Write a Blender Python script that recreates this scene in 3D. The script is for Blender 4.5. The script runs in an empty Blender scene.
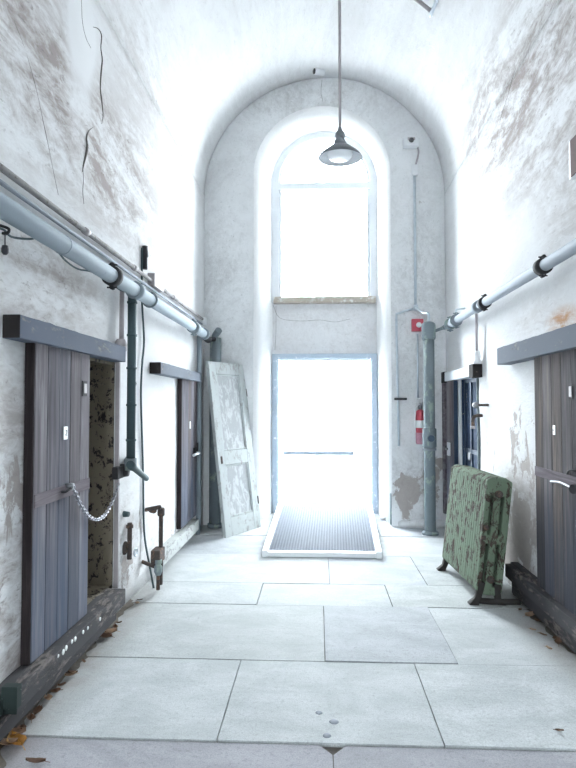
import bpy, bmesh, math, random
from mathutils import Vector, Matrix, Euler, noise
random.seed(11)
PI = math.pi
sc = bpy.context.scene
COL = sc.collection

# ------------------------------------------------------------------ camera
F = 610.0
CAMZ = 1.56
VPX, VPY = 318.0, 406.0
yaw = math.atan((VPX - 288) / F)
pitch = math.atan((VPY - 384) / math.hypot(F, VPX - 288))
cam_d = bpy.data.cameras.new('camera'); cam = bpy.data.objects.new('camera', cam_d); COL.objects.link(cam)
cam.location = (0, 0, CAMZ)
cam.rotation_euler = (PI / 2 + pitch, 0, yaw)
cam_d.sensor_fit = 'VERTICAL'; cam_d.sensor_height = 36; cam_d.lens = F / 768 * 36
cam_d.clip_start = 0.05
sc.camera = cam
CR = cam.rotation_euler.to_matrix()
CO = Vector((0, 0, CAMZ))

def ray(px, py): return CR @ Vector(((px - 288) / F, (384 - py) / F, -1))
def onx(px, py, X): d = ray(px, py); return CO + d * ((X - CO.x) / d.x)
def ony(px, py, Y): d = ray(px, py); return CO + d * ((Y - CO.y) / d.y)
def onz(px, py, Z): d = ray(px, py); return CO + d * ((Z - CO.z) / d.z)

# ------------------------------------------------------------------ room sizes (metres)
XL, XR, YE, YR = -1.51, 1.66, 8.0, -5.0
XC, RV = (XL + XR) / 2, (XR - XL) / 2
ZS = ony(324, 78, YE).z - RV
YW = 9.0            # window and door plane, at the back of the niche

# ------------------------------------------------------------------ material helpers
class NT:
    def __init__(s, name):
        s.m = bpy.data.materials.new(name); s.m.use_nodes = True
        s.t = s.m.node_tree; s.t.nodes.clear()
        s.out = s.n('ShaderNodeOutputMaterial')
        s.co = s.n('ShaderNodeTexCoord').outputs['Object']
    def n(s, typ, **kw):
        x = s.t.nodes.new(typ)
        for k, v in kw.items(): setattr(x, k, v)
        return x
    def set(s, sock, v):
        if isinstance(v, bpy.types.NodeSocket): s.t.links.new(v, sock)
        elif isinstance(v, (int, float)) or not hasattr(sock.default_value, '__len__'): sock.default_value = v
        elif len(sock.default_value) == 4 and len(v) == 3: sock.default_value = (*v, 1)
        else: sock.default_value = v
    def pos(s):
        return s.n('ShaderNodeNewGeometry').outputs['Position']
    def mapping(s, vec, scale=(1, 1, 1), loc=(0, 0, 0), rot=(0, 0, 0)):
        x = s.n('ShaderNodeMapping'); s.set(x.inputs['Vector'], vec)
        x.inputs['Scale'].default_value = scale; x.inputs['Location'].default_value = loc; x.inputs['Rotation'].default_value = rot
        return x.outputs[0]
    def noise(s, vec, scale, detail=5, rough=.6, dist=0.0):
        x = s.n('ShaderNodeTexNoise'); s.set(x.inputs['Vector'], vec)
        x.inputs['Scale'].default_value = scale; x.inputs['Detail'].default_value = detail
        x.inputs['Roughness'].default_value = rough; x.inputs['Distortion'].default_value = dist
        return x.outputs['Fac']
    def ramp(s, fac, lo, hi, a=0.0, b=1.0):
        x = s.n('ShaderNodeMapRange', interpolation_type='SMOOTHSTEP')
        s.set(x.inputs['Value'], fac); x.inputs['From Min'].default_value = lo; x.inputs['From Max'].default_value = hi
        x.inputs['To Min'].default_value = a; x.inputs['To Max'].default_value = b
        return x.outputs['Result']
    def math(s, op, a, b=0.0, clamp=False):
        x = s.n('ShaderNodeMath', operation=op, use_clamp=clamp); s.set(x.inputs[0], a); s.set(x.inputs[1], b); return x.outputs[0]
    def mix(s, fac, a, b):
        x = s.n('ShaderNodeMix', data_type='RGBA'); s.set(x.inputs[0], fac); s.set(x.inputs[6], a); s.set(x.inputs[7], b); return x.outputs[2]
    def blob(s, p, c, r):
        """1 at c falling to 0 at ellipsoid radii r, world position"""
        v = s.n('ShaderNodeVectorMath', operation='SUBTRACT'); s.set(v.inputs[0], p); v.inputs[1].default_value = c
        w = s.n('ShaderNodeVectorMath', operation='DIVIDE'); s.set(w.inputs[0], v.outputs[0]); w.inputs[1].default_value = r
        l = s.n('ShaderNodeVectorMath', operation='LENGTH'); s.set(l.inputs[0], w.outputs[0])
        return s.ramp(l.outputs['Value'], 0.25, 1.0, 1.0, 0.0)
    def bump(s, h, strength=.5, dist=.01, normal=None):
        x = s.n('ShaderNodeBump'); s.set(x.inputs['Height'], h); x.inputs['Strength'].default_value = strength
        x.inputs['Distance'].default_value = dist
        if normal is not None: s.set(x.inputs['Normal'], normal)
        return x.outputs[0]
    def bsdf(s, col, rough=.8, metal=0.0, normal=None, spec=.3):
        b = s.n('ShaderNodeBsdfPrincipled'); s.set(b.inputs['Base Color'], col); s.set(b.inputs['Roughness'], rough)
        s.set(b.inputs['Metallic'], metal); b.inputs['Specular IOR Level'].default_value = spec
        if normal is not None: s.set(b.inputs['Normal'], normal)
        s.t.links.new(b.outputs[0], s.out.inputs['Surface']); return b

def plaster(name, base, grime, amount, patches=(), chips=None, stains=(), streak=(3, .55, 2.6), lo=.42, hi=.7):
    """limewashed plaster: base colour, trowel bands of grime along the corridor, local dirty patches (centre, radii, strength),
    chips of bare render where the coat has come off"""
    t = NT(name); P = t.pos()
    band = t.noise(t.mapping(P, streak), 1.0, 10, .70, .9)
    fine = t.noise(t.mapping(P, (16, 6, 14)), 1.0, 7, .74, .6)
    grain = t.noise(P, 60, 3, .6)
    g = t.ramp(t.math('ADD', t.math('MULTIPLY', band, .62), t.math('MULTIPLY', fine, .38)), lo, hi)
    mask = amount
    for c, r, k in patches:
        mask = t.math('ADD', mask, t.math('MULTIPLY', t.blob(P, c, r), k))
    g = t.math('MULTIPLY', g, mask, True)
    wash = t.noise(t.mapping(P, (2, 1, 1.2)), 1.0, 3, .5)
    col = t.mix(t.ramp(wash, .3, .7), base, tuple(v * .93 for v in base))
    col = t.mix(g, col, grime)
    speck = t.ramp(t.noise(t.mapping(P, (38, 11, 30)), 1.0, 6, .72, .5), .56, .70)
    col = t.mix(t.math('MULTIPLY', speck, t.math('MULTIPLY', t.math('ADD', mask, .12), .6), True), col, tuple(v * .62 for v in grime))
    for c, r, sc_ in stains:
        col = t.mix(t.math('MULTIPLY', t.blob(P, c, r), t.ramp(t.math('ADD', t.math('MULTIPLY', band, .5), t.math('MULTIPLY', fine, .5)), .38, .6)), col, sc_)
    h = t.math('ADD', t.math('MULTIPLY', band, .6), t.math('ADD', t.math('MULTIPLY', fine, .5), t.math('MULTIPLY', grain, .1)))
    if chips:
        cm = 0.0
        for c, r, k in chips:
            cm = t.math('ADD', cm, t.math('MULTIPLY', t.blob(P, c, r), k))
        cn = t.noise(t.mapping(P, (5, 5, 4)), 1.0, 8, .7, .5)
        f = t.ramp(t.math('ADD', t.math('MULTIPLY', cm, .34), cn), .69, .74)
        bare = t.mix(fine, (.30, .265, .25), (.50, .46, .44))
        col = t.mix(f, col, bare)
        h = t.math('SUBTRACT', h, t.math('MULTIPLY', f, .6))
    t.bsdf(col, .92, 0, t.bump(h, .45, .03), .15)
    return t.m

def wood(name, a, b, wear=(.55, .5, .46), wamt=.4, axis=2, scale=1.0, toned=False, low=None):
    t = NT(name); P = t.co
    st = [22, 22, 22]; st[axis] = 1.1
    g = t.noise(t.mapping(P, tuple(v * scale for v in st)), 1.0, 6, .65, .8)
    big = t.noise(t.mapping(P, (6, 6, 1.2) if axis == 2 else (6, 1.2, 6)), 1.0, 4, .6)
    col = t.mix(t.ramp(g, .3, .7), a, b)
    col = t.mix(t.math('MULTIPLY', t.ramp(t.math('ADD', t.math('MULTIPLY', g, .5), t.math('MULTIPLY', big, .5)), .5, .68), wamt), col, wear)
    if low:   # bluer tone towards the lower half of the boards
        sx = t.n('ShaderNodeSeparateXYZ'); t.set(sx.inputs[0], P)
        lm = t.ramp(t.math('ADD', sx.outputs[2], t.math('MULTIPLY', big, .9)), .75, 1.45, 1.0, 0.0)
        col = t.mix(t.math('MULTIPLY', lm, t.ramp(g, .25, .75, .85, .45)), col, low)
    if toned:
        x = t.n('ShaderNodeMix', data_type='RGBA', blend_type='MULTIPLY'); x.inputs[0].default_value = 1; t.set(x.inputs[6], col)
        t.set(x.inputs[7], t.n('ShaderNodeAttribute', attribute_name='slab').outputs['Color']); col = x.outputs[2]
    h = t.math('ADD', g, t.math('MULTIPLY', big, .4))
    t.bsdf(col, .9, 0, t.bump(h, .5, .006), .1)
    return t.m

def flaky(name, coat, under, lo=.52, hi=.56, scale=14, rough=.6, metal=0.0, stretch=(1, 1, 1), rust=None):
    """paint that flakes off a darker or lighter ground"""
    t = NT(name); P = t.mapping(t.co, stretch)
    a = t.noise(P, scale, 8, .72, .5); b = t.noise(P, scale * 4, 4, .6)
    f = t.ramp(t.math('ADD', t.math('MULTIPLY', a, .8), t.math('MULTIPLY', b, .2)), lo, hi)
    tone = t.noise(P, scale * .3, 4, .6)
    c = t.mix(tone, tuple(v * .85 for v in coat), tuple(min(1, v * 1.12) for v in coat))
    u = under if rust is None else t.mix(t.ramp(b, .4, .6), under, rust)
    col = t.mix(f, c, u)
    t.bsdf(col, min(.95, rough + .2), metal, t.bump(t.math('SUBTRACT', t.math('MULTIPLY', b, .2), f), .5, .004), .14)
    return t.m

def metal(name, col, rough=.45, met=.8, var=.2, scale=20):
    t = NT(name); n = t.noise(t.co, scale, 5, .6)
    c = t.mix(n, tuple(v * (1 - var) for v in col), tuple(min(1, v * (1 + var)) for v in col))
    t.bsdf(c, rough, met, t.bump(n, .2, .002), .4); return t.m

M = {}
W = (.715, .72, .725)
GR = (.33, .29, .275)
def C(px, py, X): return tuple(onx(px, py, X))
PL = [((XL, 3.0, 3.35), (1.2, 2.2, .75), .85), ((XL, 4.6, 3.3), (1.2, 1.7, .8), .75), ((XL, 2.6, 4.3), (1.2, 1.5, .9), .6), ((XL, 3.2, 2.25), (1, 1.5, .42), .75),
    ((XL, 5.2, 4.3), (1.0, 1.4, .8), .35)]
PR = [((XR, 4.3, 3.85), (1.2, 2.0, 1.0), .95), ((XR, 5.9, 4.3), (1.2, 1.6, .8), .9), ((XR, 3.9, 4.9), (1.0, 1.6, .8), .75)]
M['plaster_left'] = plaster('limewash_left', W, GR, .14, patches=PL + [((XL, C(84, 60, XL)[1] - .05, 3.7), (1, .34, 1.0), -.9), 
    ((XL, 2.9, 1.0), (1, 1.1, 1.3), .7), ((XL, 2.9, .4), (1, 1.0, .6), .5), ((XL, 4.7, .5), (1, .7, .6), .5), ((XL, 5.6, .35), (1, 1.2, .4), .4)],
    chips=[((XL, 2.85, .95), (.5, .6, 1.0), .5), ((XL, 4.9, .35), (.5, .8, .55), .5), ((XL, 6.1, .2), (.5, .8, .4), .4), ((XL, 7.3, .6), (.5, .4, .8), .3)], lo=.40, hi=.62)
M['plaster_right'] = plaster('limewash_right', W, GR, .14, patches=PR + [((XR, 3.7, 2.9), (1, 1.2, .6), .45), ((XR, 5.2, .5), (1, .9, .8), .75), ((XR, 4.7, 2.2), (1, .9, .3), .3)],
    stains=[(C(562, 322, XR), (.5, .38, .14), (.42, .22, .10))],
    chips=[((XR, 5.05, 1.0), (.5, .75, 1.0), .60), ((XR, 5.2, .3), (.5, .8, .6), .7), ((XR, 6.0, .6), (.5, .4, 1.0), .45)], lo=.40, hi=.62)
M['plaster_vault'] = plaster('limewash_vault', (.73, .735, .74), GR, .19, patches=PL + PR, lo=.40, hi=.62)
M['plaster_end'] = plaster('limewash_end', (.79, .80, .81), (.46, .455, .455), .42, patches=[
    ((1.3, YE, 2.9), (.5, 1, 1.9), .5), ((-1.2, YE, 3.2), (.5, 1, 1.8), .35), ((0, YE, 5.6), (1.4, 1, .4), .55), ((1.2, YE, .5), (.5, .6, .6), .7)],
    chips=[((1.16, YE, .42), (.32, .6, .42), .95), ((1.5, YE, .7), (.25, .6, .6), .7), ((-.75, YE, .3), (.3, .5, .3), .4)], streak=(1.6, 2, 1.4), lo=.42, hi=.68)
M['plaster_niche'] = plaster('limewash_niche', (.90, .90, .90), (.5, .48, .46), .10, streak=(2, 2, 1.2))
M['plaster_spandrel'] = plaster('limewash_spandrel', (.78, .78, .79), (.48, .45, .44), .5, streak=(2, 2, 2.2))

# floor stone with a slab tint held in a colour attribute
t = NT('bluestone'); P = t.pos()
a_ = t.n('ShaderNodeAttribute', attribute_name='slab').outputs['Color']
n1 = t.noise(t.mapping(P, (1.2, 1.8, 1), rot=(0, 0, .5)), 2.2, 8, .65, .5); n2 = t.noise(P, 45, 4, .7); n3 = t.noise(t.mapping(P, (1, 6, 1), rot=(0, 0, -.35)), 3, 6, .7)
c = t.mix(t.ramp(n1, .3, .7), (.42, .445, .45), (.575, .60, .605))
c = t.mix(t.math('MULTIPLY', t.ramp(n3, .52, .72), .25), c, (.62, .64, .63))
c = t.mix(t.math('MULTIPLY', t.ramp(n2, .52, .68), .45), c, (.28, .29, .29))
ed = t.math('ADD', t.blob(P, (-1.5, 3.6, 0), (.34, 3.2, .5)), t.blob(P, (1.66, 4.3, 0), (.42, 1.6, .5)), True)
n4 = t.noise(P, 150, 3, .7); c = t.mix(t.ramp(n4, .35, .68, 0, .45), c, (.24, .25, .255))
c = t.mix(t.math('MULTIPLY', ed, t.ramp(n1, .3, .65, .25, .75)), c, (.20, .18, .16))
mm = t.n('ShaderNodeMix', data_type='RGBA', blend_type='MULTIPLY'); mm.inputs[0].default_value = 1; t.set(mm.inputs[6], c); t.set(mm.inputs[7], a_)
t.bsdf(mm.outputs[2], t.ramp(n1, .3, .7, .75, .9), 0, t.bump(t.math('ADD', n1, t.math('ADD', t.math('MULTIPLY', n2, .15), t.math('MULTIPLY', n3, .5))), .3, .014), .12)
M['stone'] = t.m
t = NT('joint_dirt'); n1 = t.noise(t.pos(), 40, 4); t.bsdf(t.mix(n1, (.06, .055, .05), (.15, .135, .12)), .95); M['joint'] = t.m
t = NT('bright_concrete'); n1 = t.noise(t.pos(), 3, 5); t.bsdf(t.mix(n1, (.28, .28, .28), (.36, .36, .36)), .9); M['concrete'] = t.m

M['door_wood'] = wood('weathered_door_planks', (.115, .103, .112), (.215, .198, .217), (.33, .315, .335), .5, toned=True, low=(.10, .125, .175))
M['door_brown'] = wood('brown_door_planks', (.085, .077, .080), (.165, .150, .155), (.29, .235, .19), .5, toned=True, low=(.075, .085, .11))
M['door_edge'] = wood('shaded_door_edge', (.02, .016, .017), (.05, .04, .041), (.09, .07, .07), .3)  # near-black brown puts the shade on the leaf edge into its colour
M['batten'] = wood('door_batten', (.095, .08, .09), (.185, .162, .178), (.26, .24, .25), .3, axis=1)
M['beam'] = flaky('blue_grey_beam_paint', (.095, .112, .150), (.055, .05, .05), .54, .66, 9, .65, 0, (1, .35, 1), (.22, .21, .21))
M['beam_pale'] = flaky('light_grey_beam_paint', (.125, .142, .172), (.07, .07, .075), .54, .66, 9, .65, 0, (1, .35, 1), (.22, .21, .21))  # lighter copy of the beam paint, for the other lintels
M['beam_end'] = flaky('dark_beam_end', (.025, .022, .022), (.13, .11, .09), .60, .66, 14)  # shade on the near beam ends put into the colour; end blocks share it
M['rail'] = flaky('dark_rail_paint', (.058, .056, .06), (.03, .026, .026), .5, .6, 8, .65, 0, (1, .3, 1), (.17, .15, .14))
M['rail_green'] = flaky('green_rail_iron', (.028, .040, .038), (.35, .37, .36), .62, .65, 18, .5)
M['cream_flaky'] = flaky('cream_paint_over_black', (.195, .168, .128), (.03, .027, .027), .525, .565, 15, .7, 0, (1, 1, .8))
M['navy_flaky'] = flaky('navy_paint_flaking', (.035, .055, .095), (.42, .38, .36), .60, .63, 7, .55, 0, (1, 1, 1.2))
M['navy'] = metal('navy_iron', (.03, .05, .085), .45, .3)
M['pale_pipe'] = flaky('pale_blue_grey_pipe_paint', (.26, .305, .34), (.15, .17, .19), .58, .70, 9, .55, .1)
M['white_pipe'] = flaky('off_white_pipe_paint', (.26, .29, .325), (.17, .18, .20), .58, .72, 9, .5, .1)
M['green_pipe'] = flaky('dark_green_pipe_paint', (.062, .092, .10), (.20, .25, .26), .60, .68, 12, .45)
M['stand_pipe'] = flaky('grey_green_standpipe_paint', (.195, .232, .255), (.30, .37, .33), .53, .60, 7, .45, 0, (1, 1, .5))
M['iron'] = metal('dark_iron', (.035, .034, .037), .8, .3)
M['rusty'] = flaky('rusted_iron', (.10, .085, .08), (.22, .14, .10), .5, .62, 20, .8, .3)
M['steel'] = metal('bare_steel', (.26, .27, .285), .55, .8)
M['bright_lock'] = metal('bright_lock_metal', (.62, .64, .67), .5, .4, .1)
M['chain'] = metal('galvanised_chain', (.33, .34, .37), .4, .9)
M['zinc'] = metal('zinc_conduit', (.55, .61, .66), .4, .5)
M['grey_box'] = metal('grey_box_paint', (.38, .35, .36), .6, .1)
M['white_plastic'] = metal('white_plastic', (.80, .81, .83), .45, 0, .04)
M['black_plastic'] = metal('black_plastic', (.025, .025, .03), .4, 0)
M['red'] = metal('red_enamel', (.48, .07, .10), .35, 0, .1)
M['pink_red'] = metal('glare_washed_red', (.45, .22, .28), .5, 0, .1)  # pinkish wash puts glare into the colour of the extinguisher's lower end
M['green_rad'] = flaky('sage_green_radiator_paint', (.150, .200, .143), (.050, .040, .034), .505, .545, 12, .65, .0, (1, 1, .6), (.075, .058, .048))
M['rad_foot'] = metal('radiator_foot_iron', (.035, .032, .03), .9, .1, .4)
M['peel_white'] = flaky('peeling_white_door_paint', (.50, .535, .53), (.32, .33, .33), .52, .60, 12, .7, 0, (1, .5, 1), (.38, .365, .355))
M['peel_grey'] = flaky('worn_grey_door_panel', (.40, .41, .42), (.54, .565, .565), .47, .56, 10, .7, 0, (1, .5, 1))
M['frame_blue'] = flaky('blue_grey_frame_paint', (.42, .49, .57), (.74, .77, .80), .57, .61, 16, .5)
M['frame_pale'] = flaky('pale_window_paint', (.72, .75, .78), (.5, .5, .5), .62, .68, 10, .6)
M['sill'] = flaky('bare_sill_wood', (.45, .40, .34), (.62, .62, .60), .52, .58, 16, .8)
M['conduit_grey'] = flaky('grey_conduit_paint', (.27, .26, .26), (.16, .14, .13), .52, .60, 14)
M['pale_rail'] = flaky('pale_worn_rail', (.42, .44, .43), (.25, .25, .25), .52, .60, 10, .8, 0, (1, .4, 1))
M['ramp_white'] = metal('white_ramp_rail', (.78, .80, .82), .5, .1, .05)
M['grating'] = metal('galvanised_grating', (.14, .165, .21), .8, .0, .12)
M['lamp_enamel'] = metal('grey_lamp_enamel', (.15, .165, .18), .35, .3, .1)
M['lamp_inner'] = metal('white_lamp_enamel', (.62, .64, .67), .35, 0, .04)
M['sign_brown'] = flaky('brown_sign_face', (.14, .095, .095), (.10, .07, .07), .6, .7, 9)
M['brick'] = metal('broken_brick', (.50, .22, .17), .9, 0, .25)
M['leaf_brown'] = metal('dry_brown_leaf', (.17, .10, .065), .8, 0, .35, 40)
M['leaf_tan'] = metal('dry_tan_leaf', (.38, .27, .19), .8, 0, .3, 40)
M['leaf_yellow'] = metal('yellow_brown_leaf', (.42, .23, .06), .7, 0, .35, 40)
M['gum'] = metal('dark_gum', (.24, .26, .29), .8, 0, .1)
M['dirt'] = metal('floor_dirt', (.10, .085, .07), .95, 0, .5, 50)
M['tag_white'] = metal('white_tag', (.72, .75, .74), .4, 0, .06)
# glass: almost clear, with a faint reflection
t = NT('window_glass'); tr = t.n('ShaderNodeBsdfTransparent'); gl = t.n('ShaderNodeBsdfGlossy'); gl.inputs['Roughness'].default_value = .02
fr = t.n('ShaderNodeFresnel'); fr.inputs['IOR'].default_value = 1.2; mx = t.n('ShaderNodeMixShader')
t.t.links.new(fr.outputs[0], mx.inputs[0]); t.t.links.new(tr.outputs[0], mx.inputs[1]); t.t.links.new(gl.outputs[0], mx.inputs[2]); t.t.links.new(mx.outputs[0], t.out.inputs['Surface'])
M['glass'] = t.m
t = NT('lamp_glass'); b = t.bsdf((.80, .82, .84), .25, 0, None, .3); M['lamp_glass'] = t.m

# ------------------------------------------------------------------ geometry helpers
def add_box(bm, x0, x1, y0, y1, z0, z1, bev=0.0, mat=0):
    r = bmesh.ops.create_cube(bm, size=1.0)
    for v in r['verts']:
        v.co = Vector((x0 if v.co.x < 0 else x1, y0 if v.co.y < 0 else y1, z0 if v.co.z < 0 else z1))
    fs = {f for v in r['verts'] for f in v.link_faces}
    for f in fs: f.material_index = mat
    if bev > 0:
        es = list({e for v in r['verts'] for e in v.link_edges})
        q = bmesh.ops.bevel(bm, geom=es, offset=bev, segments=2, profile=.7, affect='EDGES')
        for f in q['faces']: f.material_index = mat
    return r

def box(*a, bev=0.004): bm = bmesh.new(); add_box(bm, *a, bev=bev); return bm

def add_tube(bm, pts, r, seg=12, caps=True, smooth=True, mat=0):
    pts = [Vector(p) for p in pts]; n = len(pts)
    rs = r if isinstance(r, (list, tuple)) else [r] * n
    T = [((pts[min(i + 1, n - 1)] - pts[max(i - 1, 0)]).normalized()) for i in range(n)]
    up = Vector((0, 0, 1)) if abs(T[0].z) < .9 else Vector((1, 0, 0))
    u = (up - T[0] * up.dot(T[0])).normalized()
    rings = []
    for i in range(n):
        u = (u - T[i] * u.dot(T[i])).normalized(); v = T[i].cross(u)
        rings.append([bm.verts.new(pts[i] + (u * math.cos(2 * PI * k / seg) + v * math.sin(2 * PI * k / seg)) * rs[i]) for k in range(seg)])
    for i in range(n - 1):
        for k in range(seg):
            f = bm.faces.new((rings[i][k], rings[i][(k + 1) % seg], rings[i + 1][(k + 1) % seg], rings[i + 1][k])); f.smooth = smooth; f.material_index = mat
    if caps:
        f = bm.faces.new(rings[0][::-1]); f.material_index = mat
        f = bm.faces.new(rings[-1]); f.material_index = mat

def tube(pts, r, seg=12): bm = bmesh.new(); add_tube(bm, pts, r, seg); return bm

def smooth_path(pts, k=6):
    """Catmull-Rom through the points"""
    p = [Vector(q) for q in pts]; p = [p[0] * 2 - p[1]] + p + [p[-1] * 2 - p[-2]]; out = []
    for i in range(1, len(p) - 2):
        for j in range(k):
            s = j / k; a, b, c, d = p[i - 1], p[i], p[i + 1], p[i + 2]
            out.append(.5 * ((2 * b) + (c - a) * s + (2 * a - 5 * b + 4 * c - d) * s * s + (3 * b - a - 3 * c + d) * s ** 3))
    out.append(p[-2]); return out

def add_lathe(bm, prof, c, axis='Z', seg=24, mat=0):
    """prof = [(radius, height)]; closed when a radius is 0"""
    def pt(r, h, a):
        if axis == 'Z': q = Vector((r * math.cos(a), r * math.sin(a), h))
        elif axis == 'X': q = Vector((h, r * math.cos(a), r * math.sin(a)))
        else: q = Vector((r * math.sin(a), h, r * math.cos(a)))
        return Vector(c) + q
    rings = []
    for r, h in prof:
        rings.append([bm.verts.new(pt(0, h, 0))] if r < 1e-6 else [bm.verts.new(pt(r, h, 2 * PI * k / seg)) for k in range(seg)])
    for A, B in zip(rings, rings[1:]):
        for k in range(seg):
            k2 = (k + 1) % seg
            if len(A) == 1 and len(B) == 1: continue
            vs = (A[0], B[k2], B[k]) if len(A) == 1 else (A[k], A[k2], B[0]) if len(B) == 1 else (A[k], A[k2], B[k2], B[k])
            f = bm.faces.new(vs); f.smooth = True; f.material_index = mat

def lathe(prof, c, axis='Z', seg=24): bm = bmesh.new(); add_lathe(bm, prof, c, axis, seg); return bm

def coupling(bm, c, d, r, w, lugs=True):
    """grooved clamp round a pipe running along unit vector d"""
    c = Vector(c); d = Vector(d).normalized()
    add_tube(bm, [c - d * w, c - d * w * .8, c - d * w * .8, c + d * w * .8, c + d * w * .8, c + d * w], [r * 1.15, r * 1.25, r * 1.38, r * 1.38, r * 1.25, r * 1.15], 20)
    if lugs:
        up = Vector((0, 0, 1)) if abs(d.z) < .9 else Vector((1, 0, 0))
        for s in (1, -1):
            q = c + up * s * r * 1.55
            add_tube(bm, [q - d * w * .5, q + d * w * .5], r * .32, 8)
            side = d.cross(up)
            add_tube(bm, [q - side * r * .7, q + side * r * .7], r * .13, 6)

ROOT = {}
def obj(name, bm, m, parent=None, local=False, bevel=0):
    bmesh.ops.recalc_face_normals(bm, faces=bm.faces)
    if parent is not None and not local:
        top = parent
        while top.parent: top = top.parent
        bm.transform(ROOT[top].inverted())
    me = bpy.data.meshes.new(name); bm.to_mesh(me); bm.free()
    for q in (m if isinstance(m, (list, tuple)) else [m]): me.materials.append(q)
    o = bpy.data.objects.new(name, me); COL.objects.link(o)
    if parent is not None: o.parent = parent
    else: ROOT[o] = Matrix()
    if bevel:
        b = o.modifiers.new('bevel', 'BEVEL'); b.width = bevel; b.segments = 2; b.limit_method = 'ANGLE'
    return o

def tag(o, label, cat, group=None, kind='thing'):
    o['label'] = label; o['category'] = cat; o['kind'] = kind
    if group: o['group'] = group
    return o

def thing(name, label, cat, loc, rot=(0, 0, 0), group=None):
    o = bpy.data.objects.new(name, None); COL.objects.link(o)
    o.location = loc; o.rotation_euler = rot; o.empty_display_size = .1
    ROOT[o] = Matrix.Translation(Vector(loc)) @ Euler(rot).to_matrix().to_4x4()
    return tag(o, label, cat, group)

def single(name, bm, m, label, cat, group=None):
    """a thing that is one mesh; its origin is moved to its own centre"""
    c = sum((v.co for v in bm.verts), Vector()) / len(bm.verts)
    bm.transform(Matrix.Translation(-c))
    o = obj(name, bm, m); o.location = c; ROOT[o] = Matrix.Translation(c)
    return tag(o, label, cat, group)

def struct(name, bm, m, parent=None):
    o = obj(name, bm, m, parent)
    if parent is None: o['kind'] = 'structure'
    return o

def frange(a, b, step, extra=()):
    n = max(1, round((b - a) / step)); v = [a + (b - a) * i / n for i in range(n + 1)]
    for e in extra:
        if a < e < b: v = [q for q in v if abs(q - e) > step * .35 or q in (a, b)] + [e]
    return sorted(set(v))

def uneven(y, z, seed):
    return (.012 * noise.noise(Vector((y * 1.3, z * 1.3, seed))) + .005 * noise.noise(Vector((y * 4, z * 4, seed + 5)))) * max(0, min(1, (ZS - z) / .6))

def wall_mesh(X, out, holes, seed):
    """thick side wall with square openings; the inner face is a little uneven"""
    bm = bmesh.new()
    ys = frange(YR, YE, .13, [h for q in holes for h in q[:2]]); zs = frange(0, ZS, .13, [h for q in holes for h in q[2:]])
    X2 = X + out * .55
    def hole(y, z): return any(a < y < b and c < z < d for a, b, c, d in holes)
    G = {}
    def v(i, j, k):
        if (i, j, k) not in G:
            y, z = ys[i], zs[j]; x = X if k == 0 else X2
            if k == 0: x += uneven(y, z, seed)
            G[i, j, k] = bm.verts.new((x, y, z))
        return G[i, j, k]
    solid = {(i, j) for i in range(len(ys) - 1) for j in range(len(zs) - 1) if not hole((ys[i] + ys[i + 1]) / 2, (zs[j] + zs[j + 1]) / 2)}
    for i, j in solid:
        for k in (0, 1):
            f = bm.faces.new((v(i, j, k), v(i + 1, j, k), v(i + 1, j + 1, k), v(i, j + 1, k))); f.smooth = k == 0
        for (di, dj), (p, q) in {(-1, 0): ((0, 0), (0, 1)), (1, 0): ((1, 0), (1, 1)), (0, -1): ((0, 0), (1, 0)), (0, 1): ((0, 1), (1, 1))}.items():
            if (i + di, j + dj) not in solid:
                bm.faces.new((v(i + p[0], j + p[1], 0), v(i + q[0], j + q[1], 0), v(i + q[0], j + q[1], 1), v(i + p[0], j + p[1], 1)))
    return bm

# ------------------------------------------------------------------ the setting
LH = (3.72, 4.55, .20, 1.89)          # near cell opening, west wall
RH = (6.42, 7.28, .20, 1.90)          # far cell opening, east wall
wl = struct('wall_left', wall_mesh(XL, -1, [LH], 1.0), M['plaster_left'])
wr = struct('wall_right', wall_mesh(XR, 1, [RH], 9.0), M['plaster_right'])

# hairline cracks in the plaster
def crack(parent, pts, r=.004):
    """hairline crack in the plaster; r may run along the crack"""
    q = smooth_path(pts, 4)
    if parent in (wl, wr): q = [Vector(((XL if parent == wl else XR) + uneven(p.y, p.z, 1.0 if parent == wl else 9.0), p.y, p.z)) for p in q]
    if isinstance(r, list): r = [r[min(i // 4, len(r) - 1)] * (1 - (i % 4) / 4) + r[min(i // 4 + 1, len(r) - 1)] * (i % 4) / 4 for i in range(len(q))]
    return obj('crack', tube(q, r, 5), M['joint'], parent)
crack(wl, [onx(a, b, XL + .004) for a, b in ((94, 27), (99, 29), (102, 36), (101.5, 48), (103, 60), (102, 74), (101.5, 88), (103, 100), (104.5, 116), (103, 124))], [.0015, .004, .006, .004, .007, .008, .006, .007, .004, .001])
crack(wl, [onx(a, b, XL + .004) for a, b in ((95, 127), (90, 131), (87.5, 138), (88, 147), (86.5, 156), (84, 166), (83, 172))], [.001, .004, .008, .013, .010, .006, .002])
crack(wl, [onx(a, b, XL - .001) for a, b in ((81, 0), (82, 22), (86, 38), (91, 48))], .002)
crack(wl, [onx(a, b, XL - .001) for a, b in ((83, 168), (83, 180), (82, 192), (83, 204))], .0018)
crack(wl, [onx(a, b, XL - .001) for a, b in ((14, 20), (25, 50), (36, 90), (45, 130), (52, 165), (58, 195))], .0012)
crack(wr, [onx(a, b, XR + .001) for a, b in ((530, 35), (518, 62), (508, 95), (500, 120))], .002)

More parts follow.
